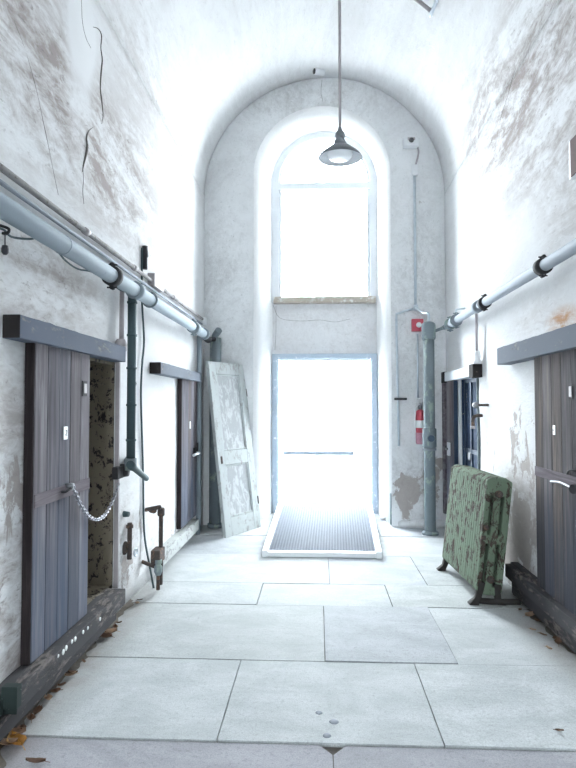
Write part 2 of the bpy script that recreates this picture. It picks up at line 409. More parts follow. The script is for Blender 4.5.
# vault with an unseen roof light over its near part, sized for fill
SKY = (-2.2, .6, 7)                   # y from, y to, half angle in degrees
def vault():
    bm = bmesh.new(); ys = frange(YR, YE, .16, SKY[:2]); A = [math.radians(a) for a in range(0, 181, 4)]
    G = {}
    def v(i, j, k):
        if (i, j, k) not in G:
            y, a = ys[i], A[j]; r = RV if k == 0 else RV + .3
            if k == 0: r += math.sin(a) * (.02 * noise.noise(Vector((y * .9, a * 1.6, 3))) + .006 * noise.noise(Vector((y * 3, a * 5, 8))))
            G[i, j, k] = bm.verts.new((XC - r * math.cos(a), y, ZS + r * math.sin(a)))
        return G[i, j, k]
    def hole(i, j): return SKY[0] < (ys[i] + ys[i + 1]) / 2 < SKY[1] and abs(math.degrees((A[j] + A[j + 1]) / 2) - 90) < SKY[2]
    S = {(i, j) for i in range(len(ys) - 1) for j in range(len(A) - 1) if not hole(i, j)}
    for i, j in S:
        for k in (0, 1):
            f = bm.faces.new((v(i, j, k), v(i + 1, j, k), v(i + 1, j + 1, k), v(i, j + 1, k))); f.smooth = True
        for (di, dj), (p, q) in {(-1, 0): ((0, 0), (0, 1)), (1, 0): ((1, 0), (1, 1)), (0, -1): ((0, 0), (1, 0)), (0, 1): ((0, 1), (1, 1))}.items():
            if (i + di, j + dj) not in S:
                bm.faces.new((v(i + p[0], j + p[1], 0), v(i + q[0], j + q[1], 0), v(i + q[0], j + q[1], 1), v(i + p[0], j + p[1], 1)))
    return bm
ceiling = struct('ceiling', vault(), M['plaster_vault'])

# end wall with its splayed, round-headed niche
NH, NC = .905, (253 + 391) / 2
nx = (NC - VPX) / F * YE
nz = ony(322, 106, YE).z - NH        # springing of the outer arch
NH2 = 52.2 / F * YW; nx2 = (324.5 - VPX) / F * YW; nz2 = ony(324, 133, YW).z - NH2
def arch(cx, hw, zs, y, n=28, base=0.0, rise=None):
    rise = rise or hw
    return [Vector((cx - hw, y, base))] + [Vector((cx - hw * math.cos(PI * i / n), y, zs + rise * math.sin(PI * i / n))) for i in range(n + 1)] + [Vector((cx + hw, y, base))]
def end_wall():
    bm = bmesh.new()
    # both contours get the same number of points, so the face is a strip between them
    O = arch(XC, RV + .12, ZS, YE, 28); N = arch(nx, NH, nz, YE, 28); I = arch(nx2, NH2, nz2, YW, 28); B = arch(XC, RV + .12, ZS, YW + .25, 28); K = arch(nx2, NH2, nz2, YW + .25, 28)
    def sub(P):   # subdivide the straight legs
        a, b = P[0], P[1]; c, d = P[-2], P[-1]; m = 14
        return [a.lerp(b, i / m) for i in range(m)] + P[1:-1] + [c.lerp(d, (i + 1) / m) for i in range(m)]
    L = [[bm.verts.new(p) for p in sub(q)] for q in (O, N, I, K, B)]
    mids = []
    for a, b, m, sm in ((0, 1, 0, False), (1, 2, 1, True), (2, 3, 1, True), (3, 4, 0, False), (4, 0, 0, False)):
        for i in range(len(L[0]) - 1):
            f = bm.faces.new((L[a][i], L[a][i + 1], L[b][i + 1], L[b][i])); f.material_index = m; f.smooth = sm
    return bm
we = struct('wall_end', end_wall(), [M['plaster_end'], M['plaster_niche']])
bm = bmesh.new()
DT = ony(324, 354, YW).z        # top of the door frame
WS = ony(324, 303, YW).z        # window sill
crack(we, [ony(a, b, YE - .001) for a, b in ((322, 80), (321, 92), (323, 102))], .002)
sp = struct('wall_spandrel', box(nx2 - NH2 - .03, nx2 + NH2 + .03, YW + .02, YW + .3, DT, WS, bev=0), M['plaster_spandrel'])
for pts in (((273, 305), (280, 318), (300, 321), (320, 320), (335, 322), (350, 319)), ((276, 306), (276, 330), (275, 350))):
    crack(sp, [ony(a, b, YW + .021) for a, b in pts], .0025)
# broken bricks showing at the head of the window
single('brick_fragment', box(*[c for p in zip(ony(316, 129, YW - .1), ony(320.5, 122, YW)) for c in sorted(p)], bev=.01), M['brick'], 'larger red brick fragment lodged above the arched window head', 'brick', 'brick fragments over the window')
single('brick_fragment', box(*[c for p in zip(ony(322, 129, YW - .1), ony(326, 124, YW)) for c in sorted(p)], bev=.01), M['brick'], 'smaller brick fragment beside the pendant lamp rod above the window', 'brick', 'brick fragments over the window')

# low rounded plaster plinth at the foot of the end wall
def plinth(x0, x1, h, seed):
    bm = bmesh.new(); rows = []
    n = 14
    for i in range(n + 1):
        x = x0 + (x1 - x0) * i / n; k = .75 + .35 * noise.noise(Vector((x * 5, seed, 0)))
        hh = h * k * (1 if 0 < i < n else .6)
        rows.append([bm.verts.new((x, YE + .03, 0)), bm.verts.new((x, YE - .10 * k, 0)), bm.verts.new((x, YE - .09 * k, hh * .6)), bm.verts.new((x, YE - .04 * k, hh)), bm.verts.new((x, YE + .03, hh))])
    for a, b in zip(rows, rows[1:]):
        for k in range(4): bm.faces.new((a[k], a[k + 1], b[k + 1], b[k])).smooth = True
    bm.faces.new(rows[0]); bm.faces.new(rows[-1][::-1])
    return bm
struct('baseboard_end', plinth(1.03, XR - .02, .13, 2.2), M['plaster_end'])

# floor: slabs in a bed of dirt
def floor():
    bm = bmesh.new(); lay = bm.loops.layers.color.new('slab')
    rows = [(YR, -1, [0.3]), (-1, .9, [-.5, .6]), (.9, 1.9, [-.4, .7]), (1.9, 2.885, [.065]), (2.885, 3.79, [-.475, .578]), (3.79, 4.83, [.04, .845]),
            (4.83, 5.42, [-.485, .577]), (5.42, 6.45, [.1, .95]), (6.45, 7.4, [-.5, .4]), (7.4, YW + .22, [-.2, .75])]
    x0, x1 = XL - .05, XR + .05
    add_box(bm, x0, x1, YR, YW + .22, -.12, -.02, mat=1)
    for y0, y1, cuts in rows:
        xs = [x0] + cuts + [x1]
        for a, b in zip(xs, xs[1:]):
            top = random.uniform(-.003, .003)
            if abs(y0 - 3.79) < .01 and abs(a - .04) < .01: top = .006
            elif y0 > 1.5 and y0 < 2: top = -.006
            g = .0028
            n0 = len(bm.faces); bm.faces.ensure_lookup_table()
            before = set(bm.faces)
            nx_, ny_ = max(2, int((b - a) / .12)), max(2, int((y1 - y0) / .12))
            V = {}
            for i in range(nx_ + 1):
                for j in range(ny_ + 1):
                    jx = g + .002 * noise.noise(Vector((j * 1.7, a * 9, y0))) ; jy = g * 2 + .002 * noise.noise(Vector((i * 1.7, a * 3, y0 * 5)))
                    x = a + (b - a) * i / nx_; y = y0 + (y1 - y0) * j / ny_
                    if i == 0: x = a + jx
                    if i == nx_: x = b - jx
                    if j == 0: y = y0 + jy
                    if j == ny_: y = y1 - jy
                    # chipped corner at the front joint
                    if abs(y0 - 1.9) < .01 and j == ny_ and abs(x - .065) < .03: y -= .075
                    elif abs(y0 - 1.9) < .01 and j == ny_ and abs(x - .065) < .17: x = .065 + math.copysign(.06, x - .065)
                    V[i, j] = bm.verts.new((x, y, top + .003 * noise.noise(Vector((x * 2, y * 2, 4)))))
            for i in range(nx_):
                for j in range(ny_): bm.faces.new((V[i, j], V[i + 1, j], V[i + 1, j + 1], V[i, j + 1])).smooth = True
            ring = [V[i, 0] for i in range(nx_ + 1)] + [V[nx_, j] for j in range(1, ny_ + 1)] + [V[i, ny_] for i in range(nx_ - 1, -1, -1)] + [V[0, j] for j in range(ny_ - 1, 0, -1)]
            for i in range(len(ring)): bm.edges.get((ring[i], ring[(i + 1) % len(ring)])).smooth = False
            low = [bm.verts.new(v.co - Vector((0, 0, .05))) for v in ring]
            for i in range(len(ring)):
                bm.faces.new((ring[i], low[i], low[(i + 1) % len(ring)], ring[(i + 1) % len(ring)]))
            tone = random.uniform(.93, 1.05); tint = (tone, tone, tone * random.uniform(.99, 1.02), 1)
            if y0 < 2.5 and y0 > 1: tint = (.88, .86, .88, 1)
            for f in set(bm.faces) - before:
                for l in f.loops: l[lay] = tint
    return bm
struct('floor', floor(), [M['stone'], M['joint']])
bm = box(-14, 14, YW + .22, 40, -.14, -.03, bev=0)
struct('ground_outside', bm, M['concrete'])
# the corridor is closed behind the camera by a wall with an unseen doorway added for front fill
bm = bmesh.new()
for a in ((XL - .3, XC - .4, YR - .3, YR, 0, ZS), (XC + .4, XR + .3, YR - .3, YR, 0, ZS), (XL - .3, XR + .3, YR - .3, YR, 2.0, ZS + RV + .3)): add_box(bm, *a)
struct('wall_rear', bm, M['plaster_end'])
struct('ground_rear', box(-10, 10, YR - 20, YR, -.14, -.03, bev=0), M['concrete'])

# window_1: arched head, transom, one big pane
def arch_band(cx, ho, hi, zs, y0, y1, z0, n=32):
    bm = bmesh.new(); Ls = []
    for hw, y in ((ho, y0), (hi, y0), (hi, y1), (ho, y1)):
        Ls.append([bm.verts.new(p) for p in arch(cx, hw, zs, y, n, base=z0)])
    for a in range(4):
        b = (a + 1) % 4
        for i in range(len(Ls[0]) - 1): bm.faces.new((Ls[a][i], Ls[a][i + 1], Ls[b][i + 1], Ls[b][i]))
    for i in (0, -1): bm.faces.new([L[i] for L in Ls])
    return bm
win = struct('window_1', arch_band(nx2, NH2 + .01, NH2 - .095, nz2, YW - .05, YW + .06, WS), M['frame_pale'])
tz = ony(324, 186.5, YW).z
obj('transom', box(nx2 - NH2 + .05, nx2 + NH2 - .05, YW - .04, YW + .05, tz - .05, tz + .05), M['frame_pale'], win)
obj('window_sill', box(nx2 - NH2 + .02, nx2 + NH2 - .02, YW - .09, YW + .10, WS - .01, WS + .085, bev=.008), M['sill'], win)
obj('sash', arch_band(nx2, NH2 - .08, NH2 - .125, nz2 + .02, YW, YW + .03, tz + .04), M['frame_pale'], win)
for s in (-1, 1):
    x = nx2 + s * (NH2 - .11)
    obj('sash_stile', box(x - .025, x + .025, YW, YW + .03, WS + .08, tz - .05), M['frame_pale'], win)
bm = bmesh.new(); A = arch(nx2, NH2 - .09, nz2, YW + .02, 32, base=WS + .05); fcs = bm.faces.new([bm.verts.new(p) for p in A])
ex = bmesh.ops.extrude_face_region(bm, geom=[fcs]); bmesh.ops.translate(bm, verts=[q for q in ex['geom'] if isinstance(q, bmesh.types.BMVert)], vec=(0, .006, 0))
obj('pane', bm, M['glass'], win)

# door_1: steel frame, glazed leaf with a push bar
door = bpy.data.objects.new('door_1', None); COL.objects.link(door); door['kind'] = 'structure'; ROOT[door] = Matrix()
dl, dr = ony(272.5, 400, YW).x, ony(377, 400, YW).x
bm = bmesh.new()
add_box(bm, dl, dl + .085, YW - .06, YW + .08, 0, DT - .07, .006); add_box(bm, dr - .085, dr, YW - .06, YW + .08, 0, DT - .07, .006); add_box(bm, dl, dr, YW - .06, YW + .08, DT - .075, DT + .0, .006)
obj('door_frame', bm, M['frame_blue'], door)
bm = bmesh.new()
for a in ((dl + .06, dl + .10, .10, DT - .08), (dr - .10, dr - .06, .10, DT - .08)): add_box(bm, a[0], a[1], YW + .03, YW + .07, a[2], a[3], .004)
add_box(bm, dl + .10, dr - .10, YW + .03, YW + .07, DT - .10, DT - .05, .004); add_box(bm, dl + .10, dr - .10, YW + .03, YW + .07, .10, .16, .004)
obj('leaf_frame', bm, M['ramp_white'], door)
obj('pane', box(dl + .09, dr - .09, YW + .047, YW + .053, .15, DT - .09, bev=0), M['glass'], door)
pb0, pb1 = ony(283, 453, YW - .03), ony(354, 453, YW - .03)
bm = bmesh.new(); add_box(bm, pb0.x, pb1.x, YW - .06, YW - .01, pb0.z - .03, pb0.z + .03, .01)
for x in (pb0.x + .03, pb1.x - .03): add_box(bm, x - .03, x + .03, YW - .02, YW + .035, pb0.z - .03, pb0.z + .03, .005)
obj('push_bar', bm, M['frame_blue'], door)

# ------------------------------------------------------------------ metal ramp
rp = thing('metal_ramp', 'metal grating ramp with white side rails rising to the glazed doorway', 'ramp', (nx2, 6.35, 0))
f0, f1 = onz(262, 557, 0), onz(381, 556, 0)
g0, g1 = dl + .09, dr - .09
def ramp_pt(s, tt, dz=0):
    """s across 0..1, t along 0..1"""
    y = 6.33 + tt * (YW - .08 - 6.33); xa = f0.x + (g0 - f0.x) * tt; xb = f1.x + (g1 - f1.x) * tt
    return Vector((xa + (xb - xa) * s, y, .035 + .085 * tt + dz))
def ramp_bar(bm, s0, t0, s1, t1, w, h, dz=0):
    a, b = ramp_pt(s0, t0, dz), ramp_pt(s1, t1, dz); d = (b - a).normalized(); n = Vector((0, 0, 1)); q = d.cross(n).normalized() * w / 2
    vs = [bm.verts.new(p + o + e) for p in (a, b) for o in (-q, q) for e in (n * -h / 2, n * h / 2)]
    for f in ((0, 1, 3, 2), (4, 6, 7, 5), (0, 2, 6, 4), (1, 5, 7, 3), (0, 4, 5, 1), (2, 3, 7, 6)): bm.faces.new([vs[i] for i in f])
bm = bmesh.new()
for i in range(37): ramp_bar(bm, .06 + .88 * i / 36, .04, .06 + .88 * i / 36, .98, .012, .02, .005)
for i in range(56): ramp_bar(bm, .06, .04 + .94 * i / 55, .94, .04 + .94 * i / 55, .018, .02, .008)
obj('grating', bm, M['grating'], rp)
for s in (.025, .975):
    bm = bmesh.new(); ramp_bar(bm, s, .0, s, 1, .06, .07, .0); obj('side_rail', bm, M['ramp_white'], rp, bevel=.005)
bm = bmesh.new(); ramp_bar(bm, 0, .02, 1, .02, .09, .05, -.008); obj('front_lip', bm, M['ramp_white'], rp, bevel=.005)

# ------------------------------------------------------------------ sliding plank doors
def sliding_door(name, label, x_face, side, y0, y1, z0, z1, mats, thick=.05, planks=5, batten=None, pale=False, group='plank cell doors'):
    """leaf hanging on the corridor side of a wall; side = +1 when the face looks towards +x"""
    root = thing(name, label, 'door', (x_face - side * thick / 2, (y0 + y1) / 2, z0), group=group)
    bm = bmesh.new(); xa, xb = sorted((x_face, x_face - side * thick * .45))
    w = (y1 - y0) / planks; lay = bm.loops.layers.color.new('slab')
    for i in range(planks):
        gx = random.uniform(0, .002)
        old = set(bm.faces); add_box(bm, xa - gx, xb - gx, y0 + i * w + .003, y0 + (i + 1) * w - .003, z0 + random.uniform(0, .006), z1, .005)
        tn = random.uniform(.8, 1.12); wm = random.uniform(-.03, .03)
        for f in set(bm.faces) - old:
            for l in f.loops: l[lay] = (tn * (1 + wm), tn, tn * (1 - wm), 1)
    obj('planking', bm, mats[0], root)
    xa, xb = sorted((x_face - side * thick * .42, x_face - side * thick))
    bm = bmesh.new(); add_box(bm, xa, xb, y0, y1, z0 + .01, z1, .003)
    obj('backing', bm, mats[1], root)
    # near edge strip
    xa, xb = sorted((x_face - side * .004, x_face - side * thick))
    bm = bmesh.new(); add_box(bm, xa, xb, y0 - .012, y0 + .0015, z0, z1, .002); obj('edge_strip', bm, mats[1], root)
    if batten:
        za, zb = batten; xa, xb = sorted((x_face - side * .001, x_face + side * .007))
        bm = bmesh.new(); add_box(bm, xa, xb, y0 + .004, y1 - .004, za, zb, .004); obj('batten', bm, M['batten'], root)
    return root

def plate(name, root, x_face, side, y, z, w, h, t, m, hole=None, parent=None):
    xa, xb = sorted((x_face, x_face + side * t))
    o = obj(name, box(xa, xb, y - w / 2, y + w / 2, z - h / 2, z + h / 2, bev=.003), m, parent or root); return o

XF = -1.455
a, b = onx(35, 400, XF).y, onx(90, 400, XF).y
d1 = sliding_door('sliding_door', 'grey-brown plank sliding door drawn half open, nearest on the chain side of the corridor', XF, 1, a, b, .25, 1.91, (M['door_wood'], M['door_edge']), batten=(1.035, 1.105))
p = onx(84.5, 388.5, XF); pl = plate('latch_plate', d1, XF, 1, p.y - .005, p.z, .075, .095, .006, M['iron'])
pp = plate('latch_window', d1, XF + .006, 1, p.y - .005, p.z, .045, .06, .004, M['grey_box'], parent=pl)
p = onx(65, 433, XF); tg = plate('number_tag', d1, XF, 1, p.y, p.z, .05, .075, .006, M['tag_white'])
bm = tube(smooth_path([(XF + .0065, p.y - .008, p.z + .012), (XF + .007, p.y + .006, p.z + .016), (XF + .007, p.y + .008, p.z + .002), (XF + .007, p.y - .006, p.z - .012), (XF + .007, p.y + .01, p.z - .012)], 4), .0018, 5)
obj('tag_mark', bm, M['iron'], tg)
ph = onx(71, 488, XF + .03)
bm = bmesh.new(); add_tube(bm, [(XF + .008, ph.y - .08, ph.z - .012), (XF + .03, ph.y - .075, ph.z - .012), (XF + .032, ph.y, ph.z)], .007, 8); obj('hasp_bar', bm, M['iron'], d1)
bm = bmesh.new(); add_tube(bm, [(XF - .002, ph.y, ph.z + .012), (XF + .045, ph.y + .004, ph.z + .012)], .016, 12); obj('staple', bm, M['steel'], d1)

a, b = onx(182, 440, XF).y, onx(199, 440, XF).y
d2 = sliding_door('sliding_door', 'plank sliding door with a pale lock, between the green pipe and the leaning white door', XF, 1, a, b - .12, .25, 1.88, (M['door_wood'], M['door_edge']), thick=.05, planks=5)
p = onx(195, 452, XF)
lk = plate('lock_box', d2, XF, 1, p.y - .04, p.z, .12, .11, .02, M['iron'])
bm = tube([(XF + .015, p.y, p.z - .01), (XF + .05, p.y, p.z - .01), (XF + .055, p.y - .34, p.z - .012)], .017, 8); obj('lock_handle', bm, M['bright_lock'], lk)
plate('lock_cover', d2, XF + .02, 1, p.y + .02, p.z + .06, .05, .1, .012, M['iron'], parent=lk)
plate('number_tag', d2, XF, 1, onx(190, 425, XF).y, onx(190, 425, XF).z, .05, .08, .005, M['tag_white'])

XG = 1.60
b = onx(535, 440, XG).y
d3 = sliding_door('sliding_door', 'brown plank sliding door with white tag, running out of view beside the radiator', XG, -1, 3.28, b, .25, 1.92, (M['door_brown'], M['door_edge']), planks=8, batten=(1.05, 1.12))
p = onx(571.5, 391.5, XG); pl = plate('latch_plate', d3, XG, -1, p.y, p.z, .06, .09, .006, M['iron']); plate('latch_window', d3, XG - .006, -1, p.y, p.z, .04, .066, .004, M['grey_box'], parent=pl)
p = onx(554.5, 430, XG); tg = plate('number_tag', d3, XG, -1, p.y, p.z, .035, .065, .005, M['tag_white'])
bm = tube([(XG - .004, p.y, p.z), (XG - .007, p.y, p.z)], .006, 8); obj('tag_mark', bm, M['iron'], tg)
p0, p1, p2 = onx(551, 481.5, XG - .03), onx(560, 482.5, XG - .05), onx(574, 489, XG - .06)
bm = tube(smooth_path([p0, p1, p2], 5), .008, 8); obj('bolt_handle', bm, M['steel'], d3)
bm = tube([p2 + Vector((.055, .02, 0)), p2 + Vector((-.012, -.005, 0))], .028, 14); obj('bolt_knob', bm, M['iron'], d3)
bm = tube(smooth_path([onx(567, 474, XG - .001), onx(568.5, 471, XG - .02), onx(571, 470, XG - .03), onx(576, 471, XG - .02)], 4), .006, 6); obj('hook', bm, M['iron'], d3)

XH = 1.60
ya, yb = onx(453.5, 430, XH).y, onx(446.5, 430, XH).y
d4 = sliding_door('sliding_door', 'pinkish plank sliding door pushed open, behind the standpipe and green radiator', XH, -1, ya, min(yb, 7.86), .25, 1.88, (M['door_wood'], M['navy']), planks=4)
p = onx(449.5, 449, XH); lk = plate('lock_box', d4, XH, -1, p.y, p.z, .12, .16, .02, M['bright_lock']); plate('lock_bolt', d4, XH, -1, p.y + .12, p.z, .08, .06, .02, M['iron'])
bm = tube([(XH - .02, p.y, p.z), (XH - .05, p.y, p.z)], .015, 10); obj('lock_knob', bm, M['steel'], lk)

# lintel beams (door tracks) and floor rails
def beam(name, label, x0, x1, y0, y1, z0, z1, m, mend, cat, sag=0.0, ends=None, group=None):
    root = thing(name, label, cat, ((x0 + x1) / 2, (y0 + y1) / 2, z0), group=group)
    bm = bmesh.new(); n = 24; rows = []
    for i in range(n + 1):
        y = y0 + (y1 - y0) * i / n; j = .004 * noise.noise(Vector((y * 6, x0, z0))); k = .006 * noise.noise(Vector((y * 9, z1, 3)))
        rows.append([bm.verts.new((x0, y, z0)), bm.verts.new((x1 + j, y, z0 + k * .5)), bm.verts.new((x1 + j, y, z1 + k)), bm.verts.new((x0, y, z1 + k))])
    for a_, b_ in zip(rows, rows[1:]):
        for q in range(4): bm.faces.new((a_[q], a_[(q + 1) % 4], b_[(q + 1) % 4], b_[q]))
    f1 = bm.faces.new(rows[0]); f2 = bm.faces.new(rows[-1]); f1.material_index = f2.material_index = 1
    obj('beam_body' if cat == 'beam' else 'rail_body', bm, [m, mend], root, bevel=.005)
    return root
lb = beam('lintel_beam', 'blue-grey painted timber lintel beam over the chained sliding door', XL - .02, -1.425, onx(20, 326, -1.425).y, onx(126, 355, -1.425).y, 1.885, 2.0, M['beam'], M['beam_end'], 'beam', group='door lintel beams')
beam('lintel_beam', 'pale timber lintel beam over the sliding door beside the leaning white door', XL - .02, -1.41, onx(161, 370, -1.41).y, 7.3, 1.85, 1.955, M['beam_pale'], M['beam_end'], 'beam', group='door lintel beams')
beam('lintel_beam', 'grey timber lintel beam over the brown sliding door with the round knob', 1.55, XR + .008, 3.25, onx(497, 358, 1.55).y, 1.915, 2.06, M['beam_pale'], M['beam_end'], 'beam', group='door lintel beams')
rb = beam('lintel_beam', 'short whitish lintel beam with dark end blocks over the navy opening', 1.57, XR + .02, onx(473, 371, 1.57).y, 7.75, 1.865, 1.975, M['frame_pale'], M['beam_end'], 'beam', group='door lintel beams')
for ye in (onx(473, 371, 1.57).y, 7.68): obj('end_block', box(1.56, XR + .01, ye - .03, ye + .13, 1.85, 1.985), M['beam_end'], rb)

r1 = beam('floor_rail', 'dark wooden guide rail with paint spots under the chained sliding door', XL - .02, -1.39, onx(17.5, 690, -1.39).y, onx(125.6, 595, -1.39).y, .135, .245, M['rail'], M['rail_green'], 'rail', group='door guide rails')
y0_ = onx(17.5, 690, -1.39).y
bm = box(-1.45, -1.375, y0_ - .035, y0_ + .012, .175, .275); obj('rail_stop', bm, M['rail_green'], r1)
bm = box(XL - .01, -1.44, y0_ - .5, y0_ - .03, .15, .225); obj('rail_channel', bm, M['rail_green'], r1)
bm = box(XL - .02, -1.455, y0_ - .3, onx(125.6, 595, -1.39).y - .05, .215, .24); obj('threshold', bm, M['rail'], r1)
bm = box(XL - .01, -1.43, y0_ - .1, onx(125.6, 595, -1.39).y - .08, .05, .134); obj('lower_board', bm, M['rail'], r1)
for px, py in ((58, 656), (66, 648), (72, 641), (75, 639), (83, 632), (100, 619), (88, 628), (63, 652)):
    p = onx(px, py, -1.39); bm = bmesh.new(); add_lathe(bm, [(0, .003), (random.uniform(.006, .016), .002), (random.uniform(.008, .016), -.004)], (-1.389, p.y, min(max(p.z, .155), .23)), 'X', 9)
    obj('paint_spot', bm, M['tag_white'], r1)
beam('floor_rail', 'pale worn guide rail under the sliding door by the leaning white door', XL - .02, -1.41, onx(163, 560, -1.41).y, onx(199, 532, -1.41).y, .10, .22, M['pale_rail'], M['rail'], 'rail', group='door guide rails')
r3 = beam('floor_rail', 'black guide rail under the brown sliding door, ending behind the radiator', 1.545, XR + .02, 3.1, onx(505, 574, 1.545).y, .15, .255, M['rail'], M['rail_green'], 'rail', group='door guide rails')
bm = box(1.585, XR + .01, 3.1, onx(505, 574, 1.545).y - .04, .03, .149); obj('lower_board', bm, M['rail'], r3)
bm = box(1.60, XR + .01, 3.1, onx(505, 574, 1.545).y + .03, .235, .262); obj('threshold', bm, M['rail'], r3)

# openings: painted reveals and dark cells behind
def cell(hole, X, out, m, mb, nm):
    y0, y1, z0, z1 = hole; bm = bmesh.new(); xa, xb = sorted((X + out * .03, X + out * .56))
    for a_ in ((y0 - .002, y0 + .02, z0, z1), (y1 - .02, y1 + .002, z0, z1), (y0, y1, z1 - .02, z1 + .002), (y0, y1, z0 - .002, z0 + .02)):
        add_box(bm, xa, xb, *a_)
    struct('trim_' + nm, bm, m)
    bm = bmesh.new(); xa, xb = X + out * .55, X + out * 2.2
    def quad(*p): bm.faces.new([bm.verts.new(q) for q in p])
    Y0, Y1, Z0, Z1 = y0 - .5, y1 + .5, 0, 2.6
    quad((xb, Y0, Z0), (xb, Y1, Z0), (xb, Y1, Z1), (xb, Y0, Z1)); quad((xa, Y0, Z0), (xb, Y0, Z0), (xb, Y0, Z1), (xa, Y0, Z1)); quad((xa, Y1, Z0), (xb, Y1, Z0), (xb, Y1, Z1), (xa, Y1, Z1))
    quad((xa, Y0, Z0), (xb, Y0, Z0), (xb, Y1, Z0), (xa, Y1, Z0)); quad((xa, Y0, Z1), (xb, Y0, Z1), (xb, Y1, Z1), (xa, Y1, Z1))
    bmesh.ops.remove_doubles(bm, verts=bm.verts, dist=.001)
    struct('wall_cell_' + nm, bm, mb)
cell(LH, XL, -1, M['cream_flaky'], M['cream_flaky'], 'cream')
cell(RH, XR, 1, M['navy_flaky'], M['navy_flaky'], 'navy')
# slim jamb at the far side of the near opening
struct('trim_1', box(XL - .02, XL + .014, LH[1] - .012, LH[1] + .010, LH[2], LH[3]), M['grey_box'])
# navy iron gate standing in the far opening
gt = thing('iron_gate', 'dark navy iron gate set in the cell opening behind the radiator', 'gate', (XR + .1, (RH[0] + RH[1]) / 2, RH[2]))
bm = bmesh.new()
for y in (RH[0] + .04, RH[1] - .05, RH[1] - .33): add_box(bm, XR + .05, XR + .09, y - .025, y + .025, RH[2] + .02, RH[3] - .02, .004)
for z in (RH[2] + .05, 1.05, RH[3] - .05): add_box(bm, XR + .055, XR + .085, RH[0] + .03, RH[1] - .03, z - .025, z + .025, .004)
obj('gate_frame', bm, M['navy'], gt)
obj('gate_panel', box(XR + .07, XR + .078, RH[0] + .04, RH[1] - .04, RH[2] + .04, RH[3] - .04, bev=0), M['navy_flaky'], gt)
p = onx(469, 456, XR + .04); obj('lock_ring', lathe([(.05, 0), (.05, -.03), (.035, -.035), (.02, -.02), (0, -.02)], (XR + .07, min(max(p.y, RH[0] + .1), RH[1] - .1), p.z), 'X', 16), M['steel'], gt)
# door post beside the far leaf
struct('trim_2', box(XR - .07, XR + .01, 7.83, 7.93, .2, 1.88), M['batten'])
bm = bmesh.new(); add_tube(bm, [(XR - .008, RH[0] - .03, .25), (XR - .012, RH[0] - .03, 1.9)], .014, 8)
struct('trim_3', bm, M['stand_pipe'])

# ------------------------------------------------------------------ chain
A, B = Vector((XF + .04, ph.y, ph.z + .01)), onx(119, 482, -1.46)
lowp = onx(98, 521, -1.42)
def chain_pt(s):
    z = A.z + (B.z - A.z) * s; sag = 4 * s * (1 - s) * ((A.z + B.z) / 2 - lowp.z); return Vector((A.x + (B.x - A.x) * s, A.y + (B.y - A.y) * s, z - sag))
bm = bmesh.new(); S = [0]; prev = chain_pt(0); pts = [prev]
for i in range(1, 2001):
    q = chain_pt(i / 2000)
    if (q - pts[-1]).length >= .0255: pts.append(q)
for i in range(len(pts) - 1):
    c = (pts[i] + pts[i + 1]) / 2; d = (pts[i + 1] - pts[i]).normalized(); s_ = Vector((1, 0, 0)); s_ = (s_ - d * s_.dot(d)).normalized(); e = d.cross(s_)
    if i % 2: s_, e = (s_ + e).normalized(), (e - s_).normalized()
    else: s_, e = (s_ - e).normalized(), (e + s_).normalized()
    loop = [c + d * (.0195 * math.cos(a_)) + s_ * (.0105 * math.sin(a_)) for a_ in [2 * PI * k / 10 for k in range(11)]]
    add_tube(bm, loop, .0034, 6, caps=False)
single('chain', bm, M['chain'], 'galvanised chain drooping from the half-open door to the black wall hasp', 'chain')
hs = thing('wall_hasp', 'black iron hasp on the jamb where the chain ends', 'hasp', onx(120, 473, XL))
bm = bmesh.new(); p = onx(118, 472, XL); add_box(bm, XL - .01, XL + .035, p.y - .11, p.y + .05, p.z - .045, p.z + .045, .006); obj('hasp_plate', bm, M['iron'], hs)
bm = lathe([(0, .055), (.045, .05), (.05, .02), (.05, -.01)], (XL + .01, p.y + .06, p.z + .005), 'X', 18); obj('hasp_boss', bm, M['iron'], hs)
# bar across the reveal
p = onx(98, 488, XL - .2); single('reveal_bar', tube([(XL - .22, LH[1] - .0, p.z), (XL - .22, LH[1] - .16, p.z)], .02, 10), M['iron'], 'black iron bolt stub in the cream reveal behind the chain', 'bolt')

# ------------------------------------------------------------------ pipes: left wall
px_ = -1.40
pz = CAMZ + (VPY - 205) * (1.40 / 318)
D = (0, 1, 0)
lp = thing('overhead_pipe', 'thick pale blue-grey pipe running above the chained door and its pale lintel', 'pipe', (px_, 3, pz), group='overhead pipes')
obj('pipe', tube([(px_, -1.5, pz), (px_, 7.35, pz)], .052, 24), M['pale_pipe'], lp)
for pxl, mm_, lg, w in ((112, 'iron', True, .035), (135.5, 'pale_pipe', False, .05), (62, 'pale_pipe', False, .008), (194, 'stand_pipe', True, .11), (204, 'pale_pipe', False, .05)):
    bm = bmesh.new(); y = onx(pxl, 300, px_).y; coupling(bm, (px_, y, pz), D, .05 if w > .01 else .040, w, lg); obj('coupling', bm, M[mm_], lp)
bm = bmesh.new(); add_tube(bm, smooth_path([(px_, 7.3, pz), (px_, 7.5, pz - .03), (px_ + .02, 7.62, pz - .05)], 4), .045, 14); obj('elbow', bm, M['iron'], lp)
for y in (5.0, 6.9):
    bm = bmesh.new(); add_tube(bm, [(XL - .02, y, pz + .065), (px_, y, pz + .065)], .01, 8); add_tube(bm, [(px_ + .06 * math.cos(a_), y, pz + .06 * math.sin(a_)) for a_ in [2 * PI * k / 16 for k in range(17)]], .008, 6, caps=False)
    obj('pipe_hanger', bm, M['stand_pipe'], lp)

